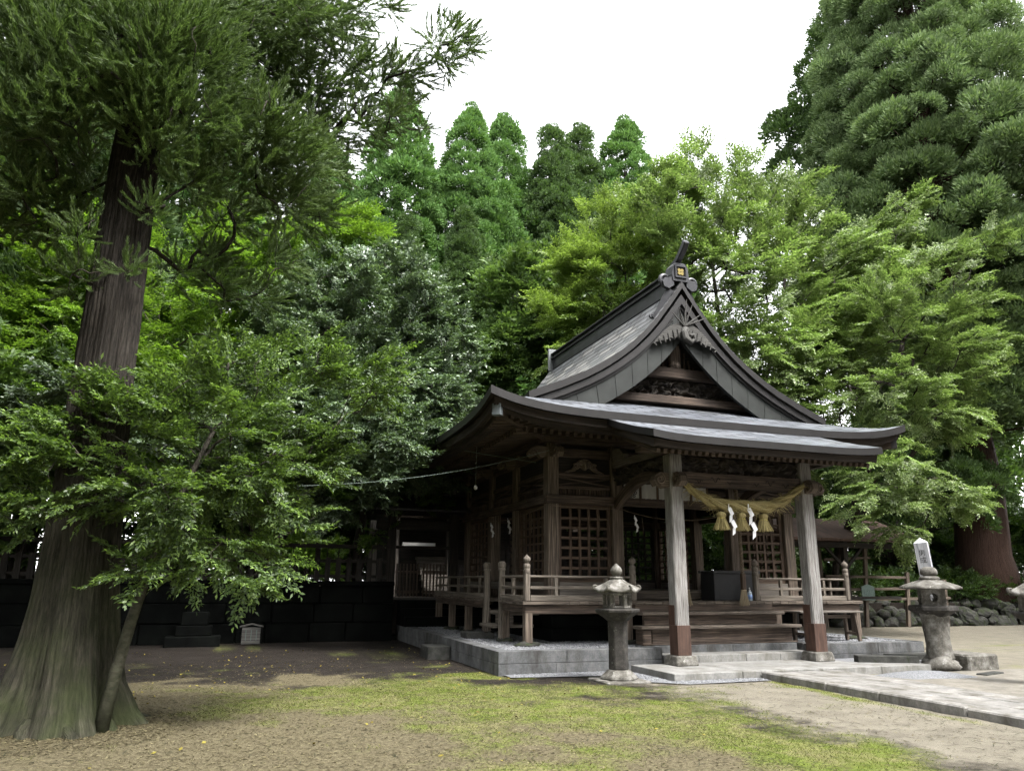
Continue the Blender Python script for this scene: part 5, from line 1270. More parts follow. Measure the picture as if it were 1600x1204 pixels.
b = MB(); b.prism([(-.27,0),(0,.06),(.27,0),(.27,.03),(0,.095),(-.27,.03)], (0,.12,0), (.58, 19.85, .40), (1,0,0), (0,0,1)); b.build('board_roof', MW['grey'], t)
b = MB()
for k in range(3): b.bar((.46+.12*k, 19.878, .34), (.46+.12*k, 19.878, .10), .012, .003)
b.build('board_writing', M_SIGNTXT, t)
t = thing('stone_altar', 'dark stepped stone pedestal in the shade before the retaining wall', 'pedestal', (-.7, 20.1, 0))
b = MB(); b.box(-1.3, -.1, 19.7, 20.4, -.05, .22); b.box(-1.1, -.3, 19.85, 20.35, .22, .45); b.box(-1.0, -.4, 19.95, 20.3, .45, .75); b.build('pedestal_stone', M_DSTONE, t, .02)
b = MB(); b.tube(sag((-6, 14.0, 3.9), (6.0, 14.4, 4.15), .92, 30), .006, 5)
tag(b.build('cable', M_WIRE, None, 0, False, (0, 16, 3.2)), 'thin pale green cable running from the trees to the eave corner', 'cable')
b = MB(); b.tube(sag((4.6, 16.2, 4.35), (8.4, 14.2, 3.7), .05, 10), .009, 5)
tag(b.build('thin_wire', M_WIRE, None, 0, False, (6, 15.3, 4.0)), 'thin dark wire crossing the corner post below the left eave', 'wire')
t = thing('hanging_lamp', 'small white bulb hanging under the left eave', 'lamp', (4.9, 16.0, 3.55))
b = MB(); b.lathe((4.9, 16.0, 3.5), [(.004,-.05),(.035,-.03),(.045,0),(.03,.04),(.012,.06)], 12); b.build('bulb', M_WHITE, t, 0, True)
b = MB(); b.tube([(4.9,16.0,3.56),(4.88,15.9,4.45)], .006, 5); b.build('cord', M_WIRE, t)

# ------------------------------------------------------------------ trees
def leaf_quads(P, D, N, L, W, fold=.12):
    D = unit(D); S = unit(np.cross(D, N)); N2 = np.cross(S, D); L = np.broadcast_to(L, len(P))[:, None]; W = np.broadcast_to(W, len(P))[:, None]
    mid = P+D*L*.48+N2*L*fold
    return np.stack([P, mid+S*W/2, P+D*L-N2*L*fold*.5, mid-S*W/2], 1)
def broad_template(rng, leafL, leafW, spread=.5, droop=.12, ntw=5, step=.085, flat=.35):
    Ps, Ds, Ns = [], [], []
    def twig(p, d, L):
        k = max(2, int(L/step)); side = np.array([-d[1], d[0], 0]); 
        for i in range(k+1):
            t_ = (i+.6)/(k+1); q = p+d*L*t_+np.array([0, 0, -droop*(L*t_)**2])
            for sg in ((-1, 1) if i < k else (0,)):
                dd = d*.75+side*sg*.8+np.array([0, 0, rng.normal(0, .22)-.12])
                Ps.append(q+rng.normal(0, .012, 3)); Ds.append(dd+rng.normal(0, .15, 3)); Ns.append(np.array([0, 0, 1.0])+rng.normal(0, flat, 3))
    twig(np.zeros(3), np.array([1.0, 0, 0]), 1.0)
    for i in range(ntw):
        t_ = .12+.72*i/ntw
        for sg in (-1, 1):
            a = sg*rad(rng.uniform(35, 60)); d = np.array([math.cos(a), math.sin(a), rng.uniform(-.12, .2)])
            twig(np.array([t_, 0, -droop*t_*t_]), d/np.linalg.norm(d), spread*(1-t_*.75)*rng.uniform(.75, 1.15))
    P, D, N = np.array(Ps), np.array(Ds), np.array(Ns); n = len(P)
    return leaf_quads(P, D, N, leafL*rng.uniform(.75, 1.2, n), leafW*rng.uniform(.8, 1.15, n)).reshape(-1, 3)
def frames(dirs, ups):
    x = unit(dirs); y = unit(np.cross(ups, x)); z = np.cross(x, y); return np.stack([x, y, z], 2)
def scatter(tmpls, pos, dirs, ups, sc, rng):
    """place quad templates; returns all quads' vertices"""
    out = []; pick = rng.integers(0, len(tmpls), len(pos)); F = frames(dirs, ups)
    for k, T in enumerate(tmpls):
        m = pick == k
        if m.any(): out.append((np.einsum('nij,vj->nvi', F[m]*sc[m][:, None, None], T)+pos[m][:, None, :]).reshape(-1, 3))
    return np.concatenate(out)
def quads(V): return np.arange(len(V)).reshape(-1, 4)
class Skel:
    def __init__(s): s.p = []; s.par = []; s.r0 = []
    def trunk(s, pts, r, par=-1):
        for k, q in enumerate(pts): s.p.append(np.array(q, float)); s.par.append(par if k == 0 else len(s.p)-2); s.r0.append(r[k])
        return len(s.p)-1
    def reach(s, a, rng, seg=.45, pen=1.0, wob=.05, sag=.0):
        P = np.array(s.p); d = np.linalg.norm(P-a, axis=1); hz = np.hypot(P[:, 0]-a[0], P[:, 1]-a[1])
        cost = d+pen*np.maximum(0, P[:, 2]+.35*hz-a[2])
        i = int(np.argmin(cost)); st = P[i]; L = d[i]; n = max(2, int(L/seg)); prev = i; pv = P[s.par[i]] if s.par[i] >= 0 else st-np.array([0,0,1.])
        c = st+unit(st-pv)*L*.35+np.array([0, 0, L*.08])
        for k in range(1, n+1):
            t_ = k/n; q = (1-t_)**2*st+2*t_*(1-t_)*c+t_*t_*a+rng.normal(0, wob*L/n, 3)*(0 if k == n else 1); q = q+np.array([0, 0, -sag*L*math.sin(math.pi*t_)])
            s.p.append(q); s.par.append(prev); s.r0.append(0); prev = len(s.p)-1
        return prev
    def mesh(s, b, rtip=.007, ex=.42, n=6, minr=0.0):
        N = len(s.p); cnt = np.zeros(N); ch = [[] for _ in range(N)]
        for i in range(N):
            if s.par[i] >= 0: ch[s.par[i]].append(i)
        for i in range(N-1, -1, -1):
            if not ch[i]: cnt[i] += 1
            if s.par[i] >= 0: cnt[s.par[i]] += cnt[i]
        R = np.maximum(rtip*cnt**ex, np.array(s.r0))
        s.R = R
        # follow each chain through its thickest child
        starts = [i for i in range(N) if s.par[i] < 0]; stack = list(starts)
        while stack:
            i = stack.pop(); chain = [i]
            if s.par[i] >= 0: chain = [s.par[i], i]
            while ch[chain[-1]]:
                kids = sorted(ch[chain[-1]], key=lambda k: -R[k]); 
                stack.extend(kids[1:]); chain.append(kids[0])
            rr = [R[k] for k in chain]
            if s.par[i] >= 0: rr[0] = min(rr[0], rr[1]*1.25)
            if max(rr) > minr and len(chain) > 1: b.tube([s.p[k] for k in chain], rr, n, True)
def blob_points(blobs, n, rng, inner=.35, top=0.0):
    vol = np.array([r[0]*r[1]*r[2] for _, r in blobs])**.75; vol = vol/vol.sum(); out = []
    for (c, r), f in zip(blobs, vol):
        k = max(1, int(round(n*f))); d = unit(rng.normal(size=(k, 3))); d[:, 2] = np.where(rng.random(k) < top, np.abs(d[:, 2]), d[:, 2])
        q = inner+(1-inner)*rng.random(k)**.5; out.append(np.array(c)+d*np.array(r)*q[:, None])
    return np.concatenate(out)
def broad_tree(name, label, base, trunks, blobs, n_anchor, per, slen, tm, leaf, bark, seed, cat='tree', group=None, pen=1.0, updir=.25, inner=.35, rtip=.008, jit=.5, top=.2, extra=None, seg=.5, cen=None):
    rng = np.random.default_rng(seed); t = thing(name, label, cat, base, group); sk = Skel()
    for pts, r in trunks: sk.trunk(pts, r)
    A = blob_points(blobs, n_anchor, rng, inner, top); b0 = np.array(trunks[0][0][-1]); A = A[np.argsort(np.linalg.norm(A-b0, axis=1))]
    tips = [sk.reach(a, rng, seg, pen) for a in A]
    b = MB(); sk.mesh(b, rtip); b.build('trunk', bark, t, 0, True)
    P = np.array(sk.p); par = np.array(sk.par); pos = []; dr = []
    c0 = np.array(cen) if cen is not None else A.mean(0)
    for ti in tips:
        j = ti
        for k in range(per):
            q = P[j]; pj = par[j]; d = q-P[pj] if pj >= 0 else q-c0
            hz = q-c0; hz[2] *= .3
            d = unit(d)*.9+unit(hz)*.8+np.array([0, 0, updir])+rng.normal(0, jit, 3)*np.array([1, 1, .5]); pos.append(q+rng.normal(0, .06, 3)); dr.append(d)
            if k % 2 == 1 and pj >= 0: j = pj
    pos, dr = np.array(pos), np.array(dr); ups = np.array([0, 0, 1.0])+rng.normal(0, .25, dr.shape)
    V = scatter(tm, pos, dr, ups, slen*rng.uniform(.7, 1.25, len(pos)), rng)
    npmesh('crown', V, quads(V), leaf, t); return t
R1 = np.random.default_rng(100)
T_ZELK = [broad_template(R1, .125, .055, .5, .10) for _ in range(4)]
T_MAPLE = [broad_template(R1, .11, .06, .5, .15, 5, .08, .5) for _ in range(4)]
T_OAK = [broad_template(R1, .15, .062, .42, .08, 4, .10, .5) for _ in range(4)]
T_CAM = [broad_template(R1, .20, .10, .5, .1, 4, .12, .75) for _ in range(4)]
T_BUSH = [broad_template(R1, .2, .09, .5, .2, 4, .12, .6) for _ in range(3)]

# --- sapling in front of the cedar
broad_tree('oak_sapling', 'slender broadleaf sapling leaning out from the foot of the giant cedar', (-1.08, 9.0, 0),
    [([(-1.08,9.0,-.02),(-1.02,9.0,.5),(-.93,9.0,1.05),(-.84,9.0,1.5),(-.70,9.0,2.05),(-.52,9.05,2.6),(-.35,9.1,3.1)], [.075,.062,.056,.05,.042,.034,.025])],
    [((-.4,9.2,3.3),(.8,.8,.65)),((.35,9.2,3.05),(.6,.6,.5)),((-.7,8.9,2.35),(.65,.6,.45)),((.3,9.1,2.4),(.65,.6,.5)),((-1.6,8.9,2.6),(.55,.5,.4)),((-.2,9.0,1.75),(.5,.5,.28)),((-1.3,9.0,3.2),(.36,.4,.3)),((1.25,9.2,3.75),(.45,.4,.28)),((1.62,9.2,4.12),(.25,.2,.12)),((.75,9.2,2.95),(.35,.4,.25)),((-2.0,8.8,2.2),(.33,.35,.22)),((-.9,8.8,1.6),(.34,.3,.16)),((-1.8,8.9,2.95),(.33,.3,.18)),((.9,9.3,4.1),(.36,.35,.3)),((0,9.4,3.95),(.5,.5,.4)),((.3,8.9,1.6),(.35,.3,.14))],
    330, 3, .40, T_OAK, M_OAK, M_BARKS, 31, 'tree', None, .7, .12, .25, .0045, .45, .2, None, .3)
# --- bright green tree and glossy camellia behind it
broad_tree('broadleaf_tree', 'bright yellow green leafy tree glowing behind the giant cedar trunk', (-1.4, 22.3, 1.0),
    [([(-1.4,22.3,.9),(-1.3,22.2,3),(-1.0,22.1,5.5),(-.6,22,8)], [.2,.17,.13,.08]),([(-1.3,22.2,3.2),(-2.6,22,5.6),(-3.2,22,8)],[.12,.09,.05])],
    [((-.9,21.8,10.6),(1.3,1.2,1.1)),((1.3,21.8,11.4),(1.3,1.2,.9)),((2.6,21.6,11.9),(.8,.8,.6)),((-1.8,21.8,8.4),(1.4,1.3,1.2)),((-3.6,21.8,9.4),(1.5,1.2,1.6)),((-4.8,21.8,7.0),(1.6,1.2,1.8)),((-2.2,21.6,6.0),(1.5,1.2,1.2)),((.2,21.6,9.0),(1.3,1.2,1.1)),((-6.0,22,10.0),(1.6,1.4,2.0)),((-.8,21.5,4.6),(1.3,1.1,.9))],
    420, 3, .95, T_MAPLE, M_BRIGHT, M_BARKS, 32, pen=.8, jit=.45, inner=.3)
broad_tree('camellia_tree', 'big glossy dark evergreen tree with a domed crown behind the retaining wall', (.55, 21.6, 1.0),
    [([(.3,21.6,.9),(.7,21.5,1.9),(1.15,21.3,2.7),(1.9,21.0,3.8),(2.8,20.8,5.2),(3.2,20.7,7.0)], [.26,.22,.19,.16,.12,.08]),([(3.4,22.4,.9),(3.3,22.0,2.5),(3.5,21.6,4.5)],[.16,.13,.09])],
    [((3.2,20.8,9.2),(2.3,2.0,1.7)),((4.7,20.8,7.8),(1.7,1.6,1.5)),((1.9,20.6,7.3),(2.0,1.8,1.8)),((3.4,20.3,6.2),(2.0,1.7,1.8)),((5.0,20.8,6.1),(1.35,1.5,1.5)),((1.2,20.8,8.4),(1.5,1.5,1.3)),((3.9,20.1,4.7),(1.5,1.2,1.1)),((2.6,20.0,4.2),(1.6,1.3,1.0)),((1.0,20.2,5.2),(1.7,1.4,1.4)),((-.3,20.4,3.9),(1.5,1.2,.9)),((1.4,20.0,3.4),(1.1,1.0,.5)),((4.9,19.9,4.3),(.9,.8,.5)),((.8,18.6,4.6),(1.4,1.1,.7)),((2.9,18.5,5.0),(1.4,1.0,.7)),((-1.6,18.8,4.4),(1.5,1.1,.8)),((-3.4,18.8,5.0),(1.4,1.2,1.2)),((3.0,17.0,4.7),(.7,.6,.45)),((3.3,17.6,5.6),(.8,.8,.6)),((2.6,17.6,4.0),(.7,.7,.4)),((4.4,19.4,6.4),(1.0,1.0,.8)),((3.6,16.5,4.45),(.5,.5,.4)),((3.75,17.2,4.95),(.5,.6,.45)),((3.4,16.6,3.9),(.45,.4,.3))],
    1150, 5, .50, T_CAM, M_CAM, M_BARKD, 33, pen=.8, jit=.8, inner=.6, updir=.1, top=.35)
broad_tree('maple_sapling', 'small bright green maple spray reaching over the roofed gate', (3.2, 21.8, 1.0),
    [([(3.2,21.8,.95),(3.4,21.5,2.0),(3.7,21.2,2.8)], [.05,.04,.03])],
    [((4.7,20.6,3.75),(.75,.5,.16)),((5.0,20.4,3.45),(.45,.35,.1)),((4.2,20.8,3.95),(.5,.4,.14)),((3.5,20.9,2.6),(.4,.3,.25))], 40, 3, .42, T_MAPLE, M_BRIGHT, M_BARKD, 34, inner=.2, jit=.35, rtip=.006)
# --- trees right of and behind the hall
broad_tree('zelkova_tree', 'tall fresh green tree fanning up on many thin stems behind the shrine roof', (15.3, 21.6, 0),
    [([(15.3,21.6,0),(15.4,21.5,3),(15.6,21.5,5.5),(15.9,21.4,7.5),(15.5,21.4,10),(15.3,21.4,13)], [.24,.2,.17,.12,.08,.05]),([(15.55,21.5,5.0),(16.8,21.4,7.6),(18.0,21.4,10.2),(18.6,21.4,13)],[.15,.12,.08,.05]),([(15.5,21.5,4.6),(17.6,21.3,6.8),(20.0,21.2,8.8)],[.13,.1,.06]),([(15.4,21.5,4.2),(14.4,21.6,7),(13.9,21.8,10)],[.12,.08,.05])],
    [((14.6,21.5,14.4),(2.1,1.8,1.7)),((18.0,21.5,14.4),(2.2,1.9,1.7)),((20.9,21.3,12.9),(2.1,1.8,1.8)),((16.3,21.3,11.7),(2.5,1.9,2.0)),((19.9,21.0,10.4),(2.5,2.0,2.0)),((17.3,21.0,9.0),(2.3,1.8,1.5)),((15.2,21.5,16.3),(.75,.7,1.0)),((19.3,21.5,16.5),(.9,.8,1.0)),((23.4,21.3,15.0),(1.5,1.2,1.0)),((25.2,21.3,16.7),(1.0,.7,.5)),((14.9,21.3,9.2),(1.4,1.2,1.3)),((17.2,21.5,16.3),(1.0,.7,.7))],
    620, 3, 1.0, T_ZELK, M_ZELK, M_BARKD, 35, pen=.9, jit=.35, inner=.25, updir=.35, seg=.7)
broad_tree('zelkova_tree', 'spreading green tree with layered drooping branches over the open shed', (20.9, 23.3, 0),
    [([(20.9,23.3,0),(20.7,22.6,2.2),(20.4,21.0,4.4),(20.6,19.6,6.6),(20.8,18.6,9.5)], [.15,.13,.11,.09,.06]),([(20.6,21.6,3.4),(21.4,20,5.2),(22.6,18.6,7.6)],[.09,.08,.05]),([(20.6,21.6,3.4),(19.6,19.6,4.6),(18.8,18,5.0)],[.08,.06,.04])],
    [((20.6,18.2,10.2),(1.9,1.6,1.4)),((22.5,18.1,12.0),(1.4,1.2,1.1)),((24.6,18,13.7),(1.0,.6,.4)),((22.0,18,8.8),(2.0,1.6,1.2)),((24.2,18,9.6),(.8,.6,.3)),((19.5,17.8,7.3),(1.7,1.4,1.1)),((21.6,17.8,6.5),(1.4,1.2,.8)),((18.6,17.6,4.9),(1.4,1.2,.9)),((20.1,17.6,4.2),(1.3,1.1,.6)),((17.6,17.6,3.8),(1.1,1.0,.7)),((21.7,17.8,3.85),(.7,.6,.2)),((18.9,17.5,2.9),(1.0,.8,.4)),((23.6,18,11.0),(1.3,.9,.4)),((17.6,19.6,7.0),(1.1,1.0,.9)),((16.5,20.6,7.4),(1.0,.9,.9)),((17.1,19.8,6.2),(.9,.9,.8)),((18.0,19.2,7.0),(.8,.7,.7)),((17.4,20.2,7.9),(.8,.7,.7)),((16.9,20.2,8.6),(1.0,.9,.8)),((18.6,19.4,8.3),(1.2,1.0,.8)),((17.9,19.6,5.6),(1.1,1.0,.8))],
    560, 3, .72, T_ZELK, M_ZELK, M_BARKD, 36, pen=.5, jit=.32, inner=.25, updir=.02, seg=.5)
broad_tree('maple_tree', 'pale yellow green tree rising behind the left slope of the shrine roof', (12.9, 25.5, 0),
    [([(12.9,25.5,0),(12.9,25.4,5),(12.8,25.3,9),(12.9,25.2,12.5)], [.2,.16,.1,.05])],
    [((13.3,25,15.6),(1.2,1.2,1.3)),((12.7,25,13.2),(1.8,1.5,1.4)),((11.5,25,13.6),(1.0,1,.8)),((14.5,25,13.7),(1.5,1.3,1.4)),((12.7,25,11.2),(1.6,1.4,1.3)),((11.2,25,11.6),(1.2,1.1,.9)),((14.8,25,16.4),(.8,.8,1.0)),((11.6,24.8,9.6),(1.2,1.1,.8))],
    300, 3, .95, T_MAPLE, M_MAPLE, M_BARKD, 37, pen=.8, jit=.4, inner=.25, updir=.15, seg=.7)
broad_tree('broadleaf_tree', 'mid green broadleaf tree between the far cedars and the shrine ridge', (11, 31, 1),
    [([(11,31,.9),(11,31,6),(11.2,30.8,10)], [.25,.2,.12])],
    [((11.3,30,14.2),(1.7,1.7,1.4)),((12.4,30,12.3),(1.8,1.7,1.5)),((10.7,30,10.9),(1.5,1.5,1.3)),((9.5,30,9.5),(1.2,1.2,1.0)),((12.9,30,11.0),(1.5,1.4,1.2)),((9.2,29.6,7.8),(1.3,1.2,1.0))],
    240, 4, 1.1, T_BUSH, M_MID, M_BARKD, 38, pen=.8, jit=.6, inner=.45, seg=.8)

# --- cedars: puffed crowns
def shoot_puff(rng, n, L, W, nsub=11, rs=.36):
    out = []
    for k in range(nsub):
        c = unit(rng.normal(size=3)); c[2] = abs(c[2])*1.1-.18 if k else 1.0; c = unit(c)*(.66 if k else .6)*np.array([1, 1, .8]); m = n//nsub
        d = unit(rng.normal(size=(m*3, 3))); d = d[(d @ unit(c) > -.25) & (d[:, 2] > -.55)][:m]; q = .3+.7*rng.random(len(d))**.55
        P = c+d*rs*q[:, None]*rng.uniform(.8, 1.15); D = d*.9+unit(c)*.3+np.array([0, 0, .45])+rng.normal(0, .22, d.shape)
        out.append(leaf_quads(P, D, rng.normal(size=d.shape), L*rng.uniform(.6, 1.25, len(d)), W*rng.uniform(.8, 1.2, len(d)), .05))
    return np.concatenate(out).reshape(-1, 3)
R2 = np.random.default_rng(200)
PF_FAR = [shoot_puff(R2, 640, .24, .10, 11, .40) for _ in range(4)]
PF_NEAR = [shoot_puff(R2, 1300, .17, .055, 12, .38) for _ in range(4)]
def cedar(label, base, H, z0, prof, rp, dens, tm, mat, bark, tr, seed, group=None, twin=None):
    rng = np.random.default_rng(seed); t = thing('cedar_tree', label, 'cedar', base, group); bx, by, bz = base
    b = MB(); pts = [(bx+.15*math.sin(k*.9+seed), by+.1*math.cos(k*1.3), bz+H*.97*k/14) for k in range(15)]; pts[0] = (bx, by, bz-.3)
    b.tube(pts, [max(.03, tr*(1.35 if k == 0 else (1-.068*k)*(.82 if k > 2 else 1))) for k in range(15)], 14, True); P = []; S = []
    z = z0
    while z < H:
        u = (z-z0)/(H-z0); R = interp(u, [p[0] for p in prof], [p[1] for p in prof]); r = rp*(.62+.5*(1-u)); n = max(1, int(dens*2*math.pi*max(R-.3*r, .2)/(1.65*r)))
        ph = rng.random()*6.28
        for k in range(n):
            a = ph+6.283*k/n+rng.normal(0, .22); q = max(.05, R-.55*r)*rng.uniform(.68, 1.16) if rng.random() < .85 else R*rng.uniform(.2, .6)
            P.append((bx+q*math.cos(a), by+q*math.sin(a), bz+z+rng.normal(0, .3*r)-.12*q)); S.append(r*rng.uniform(.6, 1.25))
            if rng.random() < .3 and q > .6: b.tube([(bx, by, bz+z-.2*q), (bx+q*.5*math.cos(a), by+q*.5*math.sin(a), bz+z-.15*q), P[-1]], [.05*rp, .04*rp, .015], 5, False)
        z += r*.8
    P += [(bx, by, bz+H), (bx+.15, by, bz+H-.5*rp), (bx-.2, by+.1, bz+H-.9*rp), (bx, by, bz+H-1.4*rp)]; S += [rp*.45, rp*.6, rp*.75, rp*.9]
    P, S = np.array(P), np.array(S); out = unit((P-np.array([bx, by, 0]))*np.array([1, 1, 0])+rng.normal(0, .05, P.shape))
    # lean each puff outward a little so it reads as a hanging bough
    ups = np.array([0, 0, 1.0])+out*.35+rng.normal(0, .15, P.shape); side = unit(np.cross(ups, rng.normal(size=P.shape)))
    V = scatter(tm, P, side, ups, S, rng); b.build('trunk', bark, t, 0, True); npmesh('crown', V, quads(V), mat, t); return t
PR1 = [(0, 3.2), (.15, 4.3), (.4, 4.2), (.6, 3.5), (.78, 2.4), (.92, 1.3), (1, .4)]
PR2 = [(0, 2.5), (.2, 3.4), (.5, 3.0), (.75, 2.05), (.92, 1.15), (1, .35)]
G1 = 'tall cedars beyond the shrine'
c1 = cedar('tallest broad cedar in the group of rounded cedars left of the shrine ridge', (12.9, 45, 0), 33.6, 7, PR1, 1.3, 1.08, PF_FAR, M_SUGI_FAR, M_BARKD, .55, 51, G1)
c2 = cedar('slim dark cedar beyond the roof, leftmost of the trio right of the sky notch', (19.6, 46, 0), 34.3, 8, PR2, 1.12, 1.15, PF_FAR, M_SUGI_F, M_BARKD, .45, 52, G1)
def cedar_copy(src, loc, s, rz, label):
    c = copy_tree(src, loc, label); c.scale = (s*1.0, s*1.0, s); c.rotation_euler = (0, 0, rz); return c
cedar_copy(c1, (7.9, 44.5, 0), 1.0, 2.2, 'rounded cedar beside the hanging foreground branch, left of the tallest cedar')
cedar_copy(c1, (16.9, 49.5, 0), 1.09, 4.0, 'cedar peeping out behind the right shoulder of the tallest cedar')
cedar_copy(c2, (22.4, 47.5, 0), 1.045, 1.3, 'slimmest dark cedar in the middle of the trio right of the sky notch')
cedar_copy(c1, (26.2, 47.0, 0), 1.10, 5.3, 'fullest cedar of the trio, standing just left of the green tree tops')
cedar_copy(c1, (3.8, 46, 0), .87, 3.3, 'cedar half hidden behind the dark foreground boughs')
cedar_copy(c2, (11.0, 39, 0), .66, .6, 'shorter bright cedar in front of the tallest cedar')
cedar_copy(c2, (7.2, 37, 0), .60, 2.9, 'shorter cedar to the left of the glossy evergreen dome')
cedar_copy(c1, (-2.5, 40, 0), .85, 1.0, 'cedar standing behind the bright green tree on the left')
cedar_copy(c1, (-9, 36, 0), .9, 2.6, 'cedar at the far left behind the giant trunk')
cedar_copy(c2, (-6.0, 27, 0), .95, 4.4, 'straight dark cedar left of the giant trunk beyond the wall')
cedar_copy(c1, (32, 50, 0), .85, 1.7, 'distant cedar hidden behind the green trees on the right')
# big old cedars on the right
PR3 = [(0, 3.4), (.2, 5.0), (.38, 5.5), (.6, 4.7), (.8, 3.6), (.93, 2.2), (1, .5)]
big = cedar('massive old cedar with a billowing crown and a red brown trunk on the right', (30.7, 24.6, 0), 40, 8.5, PR3, 1.3, 1.75, PF_NEAR, M_SUGI_R, M_BARKR, 1.15, 61)
R3 = [(0, 3.2), (.3, 3.6), (.6, 3.0), (.85, 1.6), (1, .4)]
cedar('dark cedar bushing out low in front of the massive red brown trunk', (28.4, 25.6, 0), 8.4, 4.4, R3, .85, 1.0, PF_NEAR, M_SUGI_F, M_BARKD, .32, 62)
cedar('dark cedar trunk rising behind the drooping green tree', (30.6, 30, 0), 34, 12, [(0, 3), (.3, 4.5), (.7, 3.2), (1, .4)], 1.4, .7, PF_FAR, M_SUGI_F, M_BARKD, .8, 63)
cedar('tall dark cedar at the right edge behind the massive cedar', (41, 34, 0), 36, 6, PR3, 1.7, .9, PF_FAR, M_SUGI_F, M_BARKD, .8, 64)

# --- the giant cedar in front
def fan_template(rng, n=54, L=.34, W=.034):
    V = []
    for i in range(n):
        t_ = rng.random()**.8; p = np.array([t_, 0, .12*t_*t_]); a = rng.random()*6.283; sp = rng.uniform(.35, .85)*(1-.35*t_)
        d = np.array([1.0, math.cos(a)*sp, math.sin(a)*sp]); d /= np.linalg.norm(d); l_ = L*rng.uniform(.6, 1.15)*(1-.25*t_)
        m = p+d*l_*.5; d2 = d+np.array([.25, 0, .35]); d2 /= np.linalg.norm(d2); e = m+d2*l_*.55; s = np.cross(d, rng.normal(size=3)); s /= np.linalg.norm(s); w = W*rng.uniform(.8, 1.2)
        V += [p-s*w*.35, m-s*w*.5, m+s*w*.5, p+s*w*.35, m-s*w*.5, e-s*w*.08, e+s*w*.08, m+s*w*.5]
    for i in range(6):
        t0, t1 = i/6, (i+1)/6; w = .016; V += [np.array([t0, -w, .12*t0*t0]), np.array([t1, -w, .12*t1*t1]), np.array([t1, w, .12*t1*t1]), np.array([t0, w, .12*t0*t0])]
    return np.array(V)
R4 = np.random.default_rng(300); FT = [fan_template(R4, 84, .30, .024) for _ in range(5)]
CL = [(-1.36,8.7,7.48,.62),(-1.85,9.0,7.83,.5),(-.88,8.9,7.57,.5),(-1.02,8.8,6.84,.45),(-2.04,9.0,7.16,.45),(-.07,9.0,7.01,.55),(-1.25,8.85,6.35,.3),(-3.19,10.5,8.91,.55),(-2.52,10.6,9.08,.55),(-1.81,10.6,9.39,.55),(-1.04,10.8,9.44,.55),(-.18,10.8,9.22,.55),(-3.02,10.4,7.87,.55),(-2.48,10.6,7.54,.5),(-3.03,10.4,6.91,.5),(-.92,10.6,8.33,.55),(-.27,10.8,8.07,.55),(-.87,10.6,6.99,.5),(.09,10.8,7.08,.5),(-2.42,10.4,6.76,.45),(.56,11,8.62,.5),(.49,10.9,6.88,.42),(-1.68,8.95,7.04,.45),(-1.2,8.8,7.87,.5),(-.6,9.2,7.01,.5),(-2.41,9.0,7.41,.5),(.12,9.4,6.83,.5),(-1.42,8.9,6.64,.35),(.60,10.2,7.39,.42),(-2.91,10,5.73,.4),(-2.49,10.2,5.91,.4),(-1.55,8.95,7.0,.4),(-1.4,8.8,7.05,.4),(-2.3,9.0,6.9,.5),(-1.0,9.0,8.1,.5),(.35,9.2,6.86,.5),(-.17,9.3,6.52,.45),(.25,9.4,6.29,.4),(-.5,9.6,7.57,.5),(-2.7,9.0,7.59,.6),(-2.82,9.0,6.71,.6),(-2.43,9.4,6.54,.5),(-2.71,9.6,5.91,.5),(-2.21,10,6.22,.5),(.06,10.4,9.45,.7),(.72,10.6,10.02,.6),(1.14,10.4,9.17,.5),(1.52,10.2,8.9,.45),(1.85,9.9,9.0,.35),(2.26,9.6,9.35,.36),(2.45,9.4,9.36,.28),(2.66,9.4,9.25,.16),(2.32,9.4,8.88,.18),(.6,10.6,8.82,.6),(-.06,11,9.04,.7),(1.17,10.2,8.15,.4),(1.58,9.8,8.1,.26),(1.85,9.8,8.38,.16),(.80,10.8,8.11,.42),(.7,10.9,7.0,.38),(.29,10,9.65,.6),(-.57,10,9.28,.6),(1.02,10,10.1,.36),(1.46,9.6,9.79,.2),(-1.22,9.6,9.08,.7),(-2.63,9.4,8.48,.7),(-.51,9.9,5.21,.3),(-.03,10.1,5.18,.28),(-.95,9.9,5.3,.28),(-1.96,9.2,4.81,.26),(-1.98,9.0,5.25,.25),(-.63,10.0,5.59,.25),(-1.4,8.9,4.85,.18),(-.47,10.2,6.37,.5),(-.89,9.2,6.2,.36),(.18,10.6,5.97,.35),(-1.68,8.9,8.27,.6),(-.72,9.2,6.62,.35),(-1.3,8.95,5.66,.2),(-3.13,9.2,7.98,.6),(2.06,9.8,8.0,.12)]
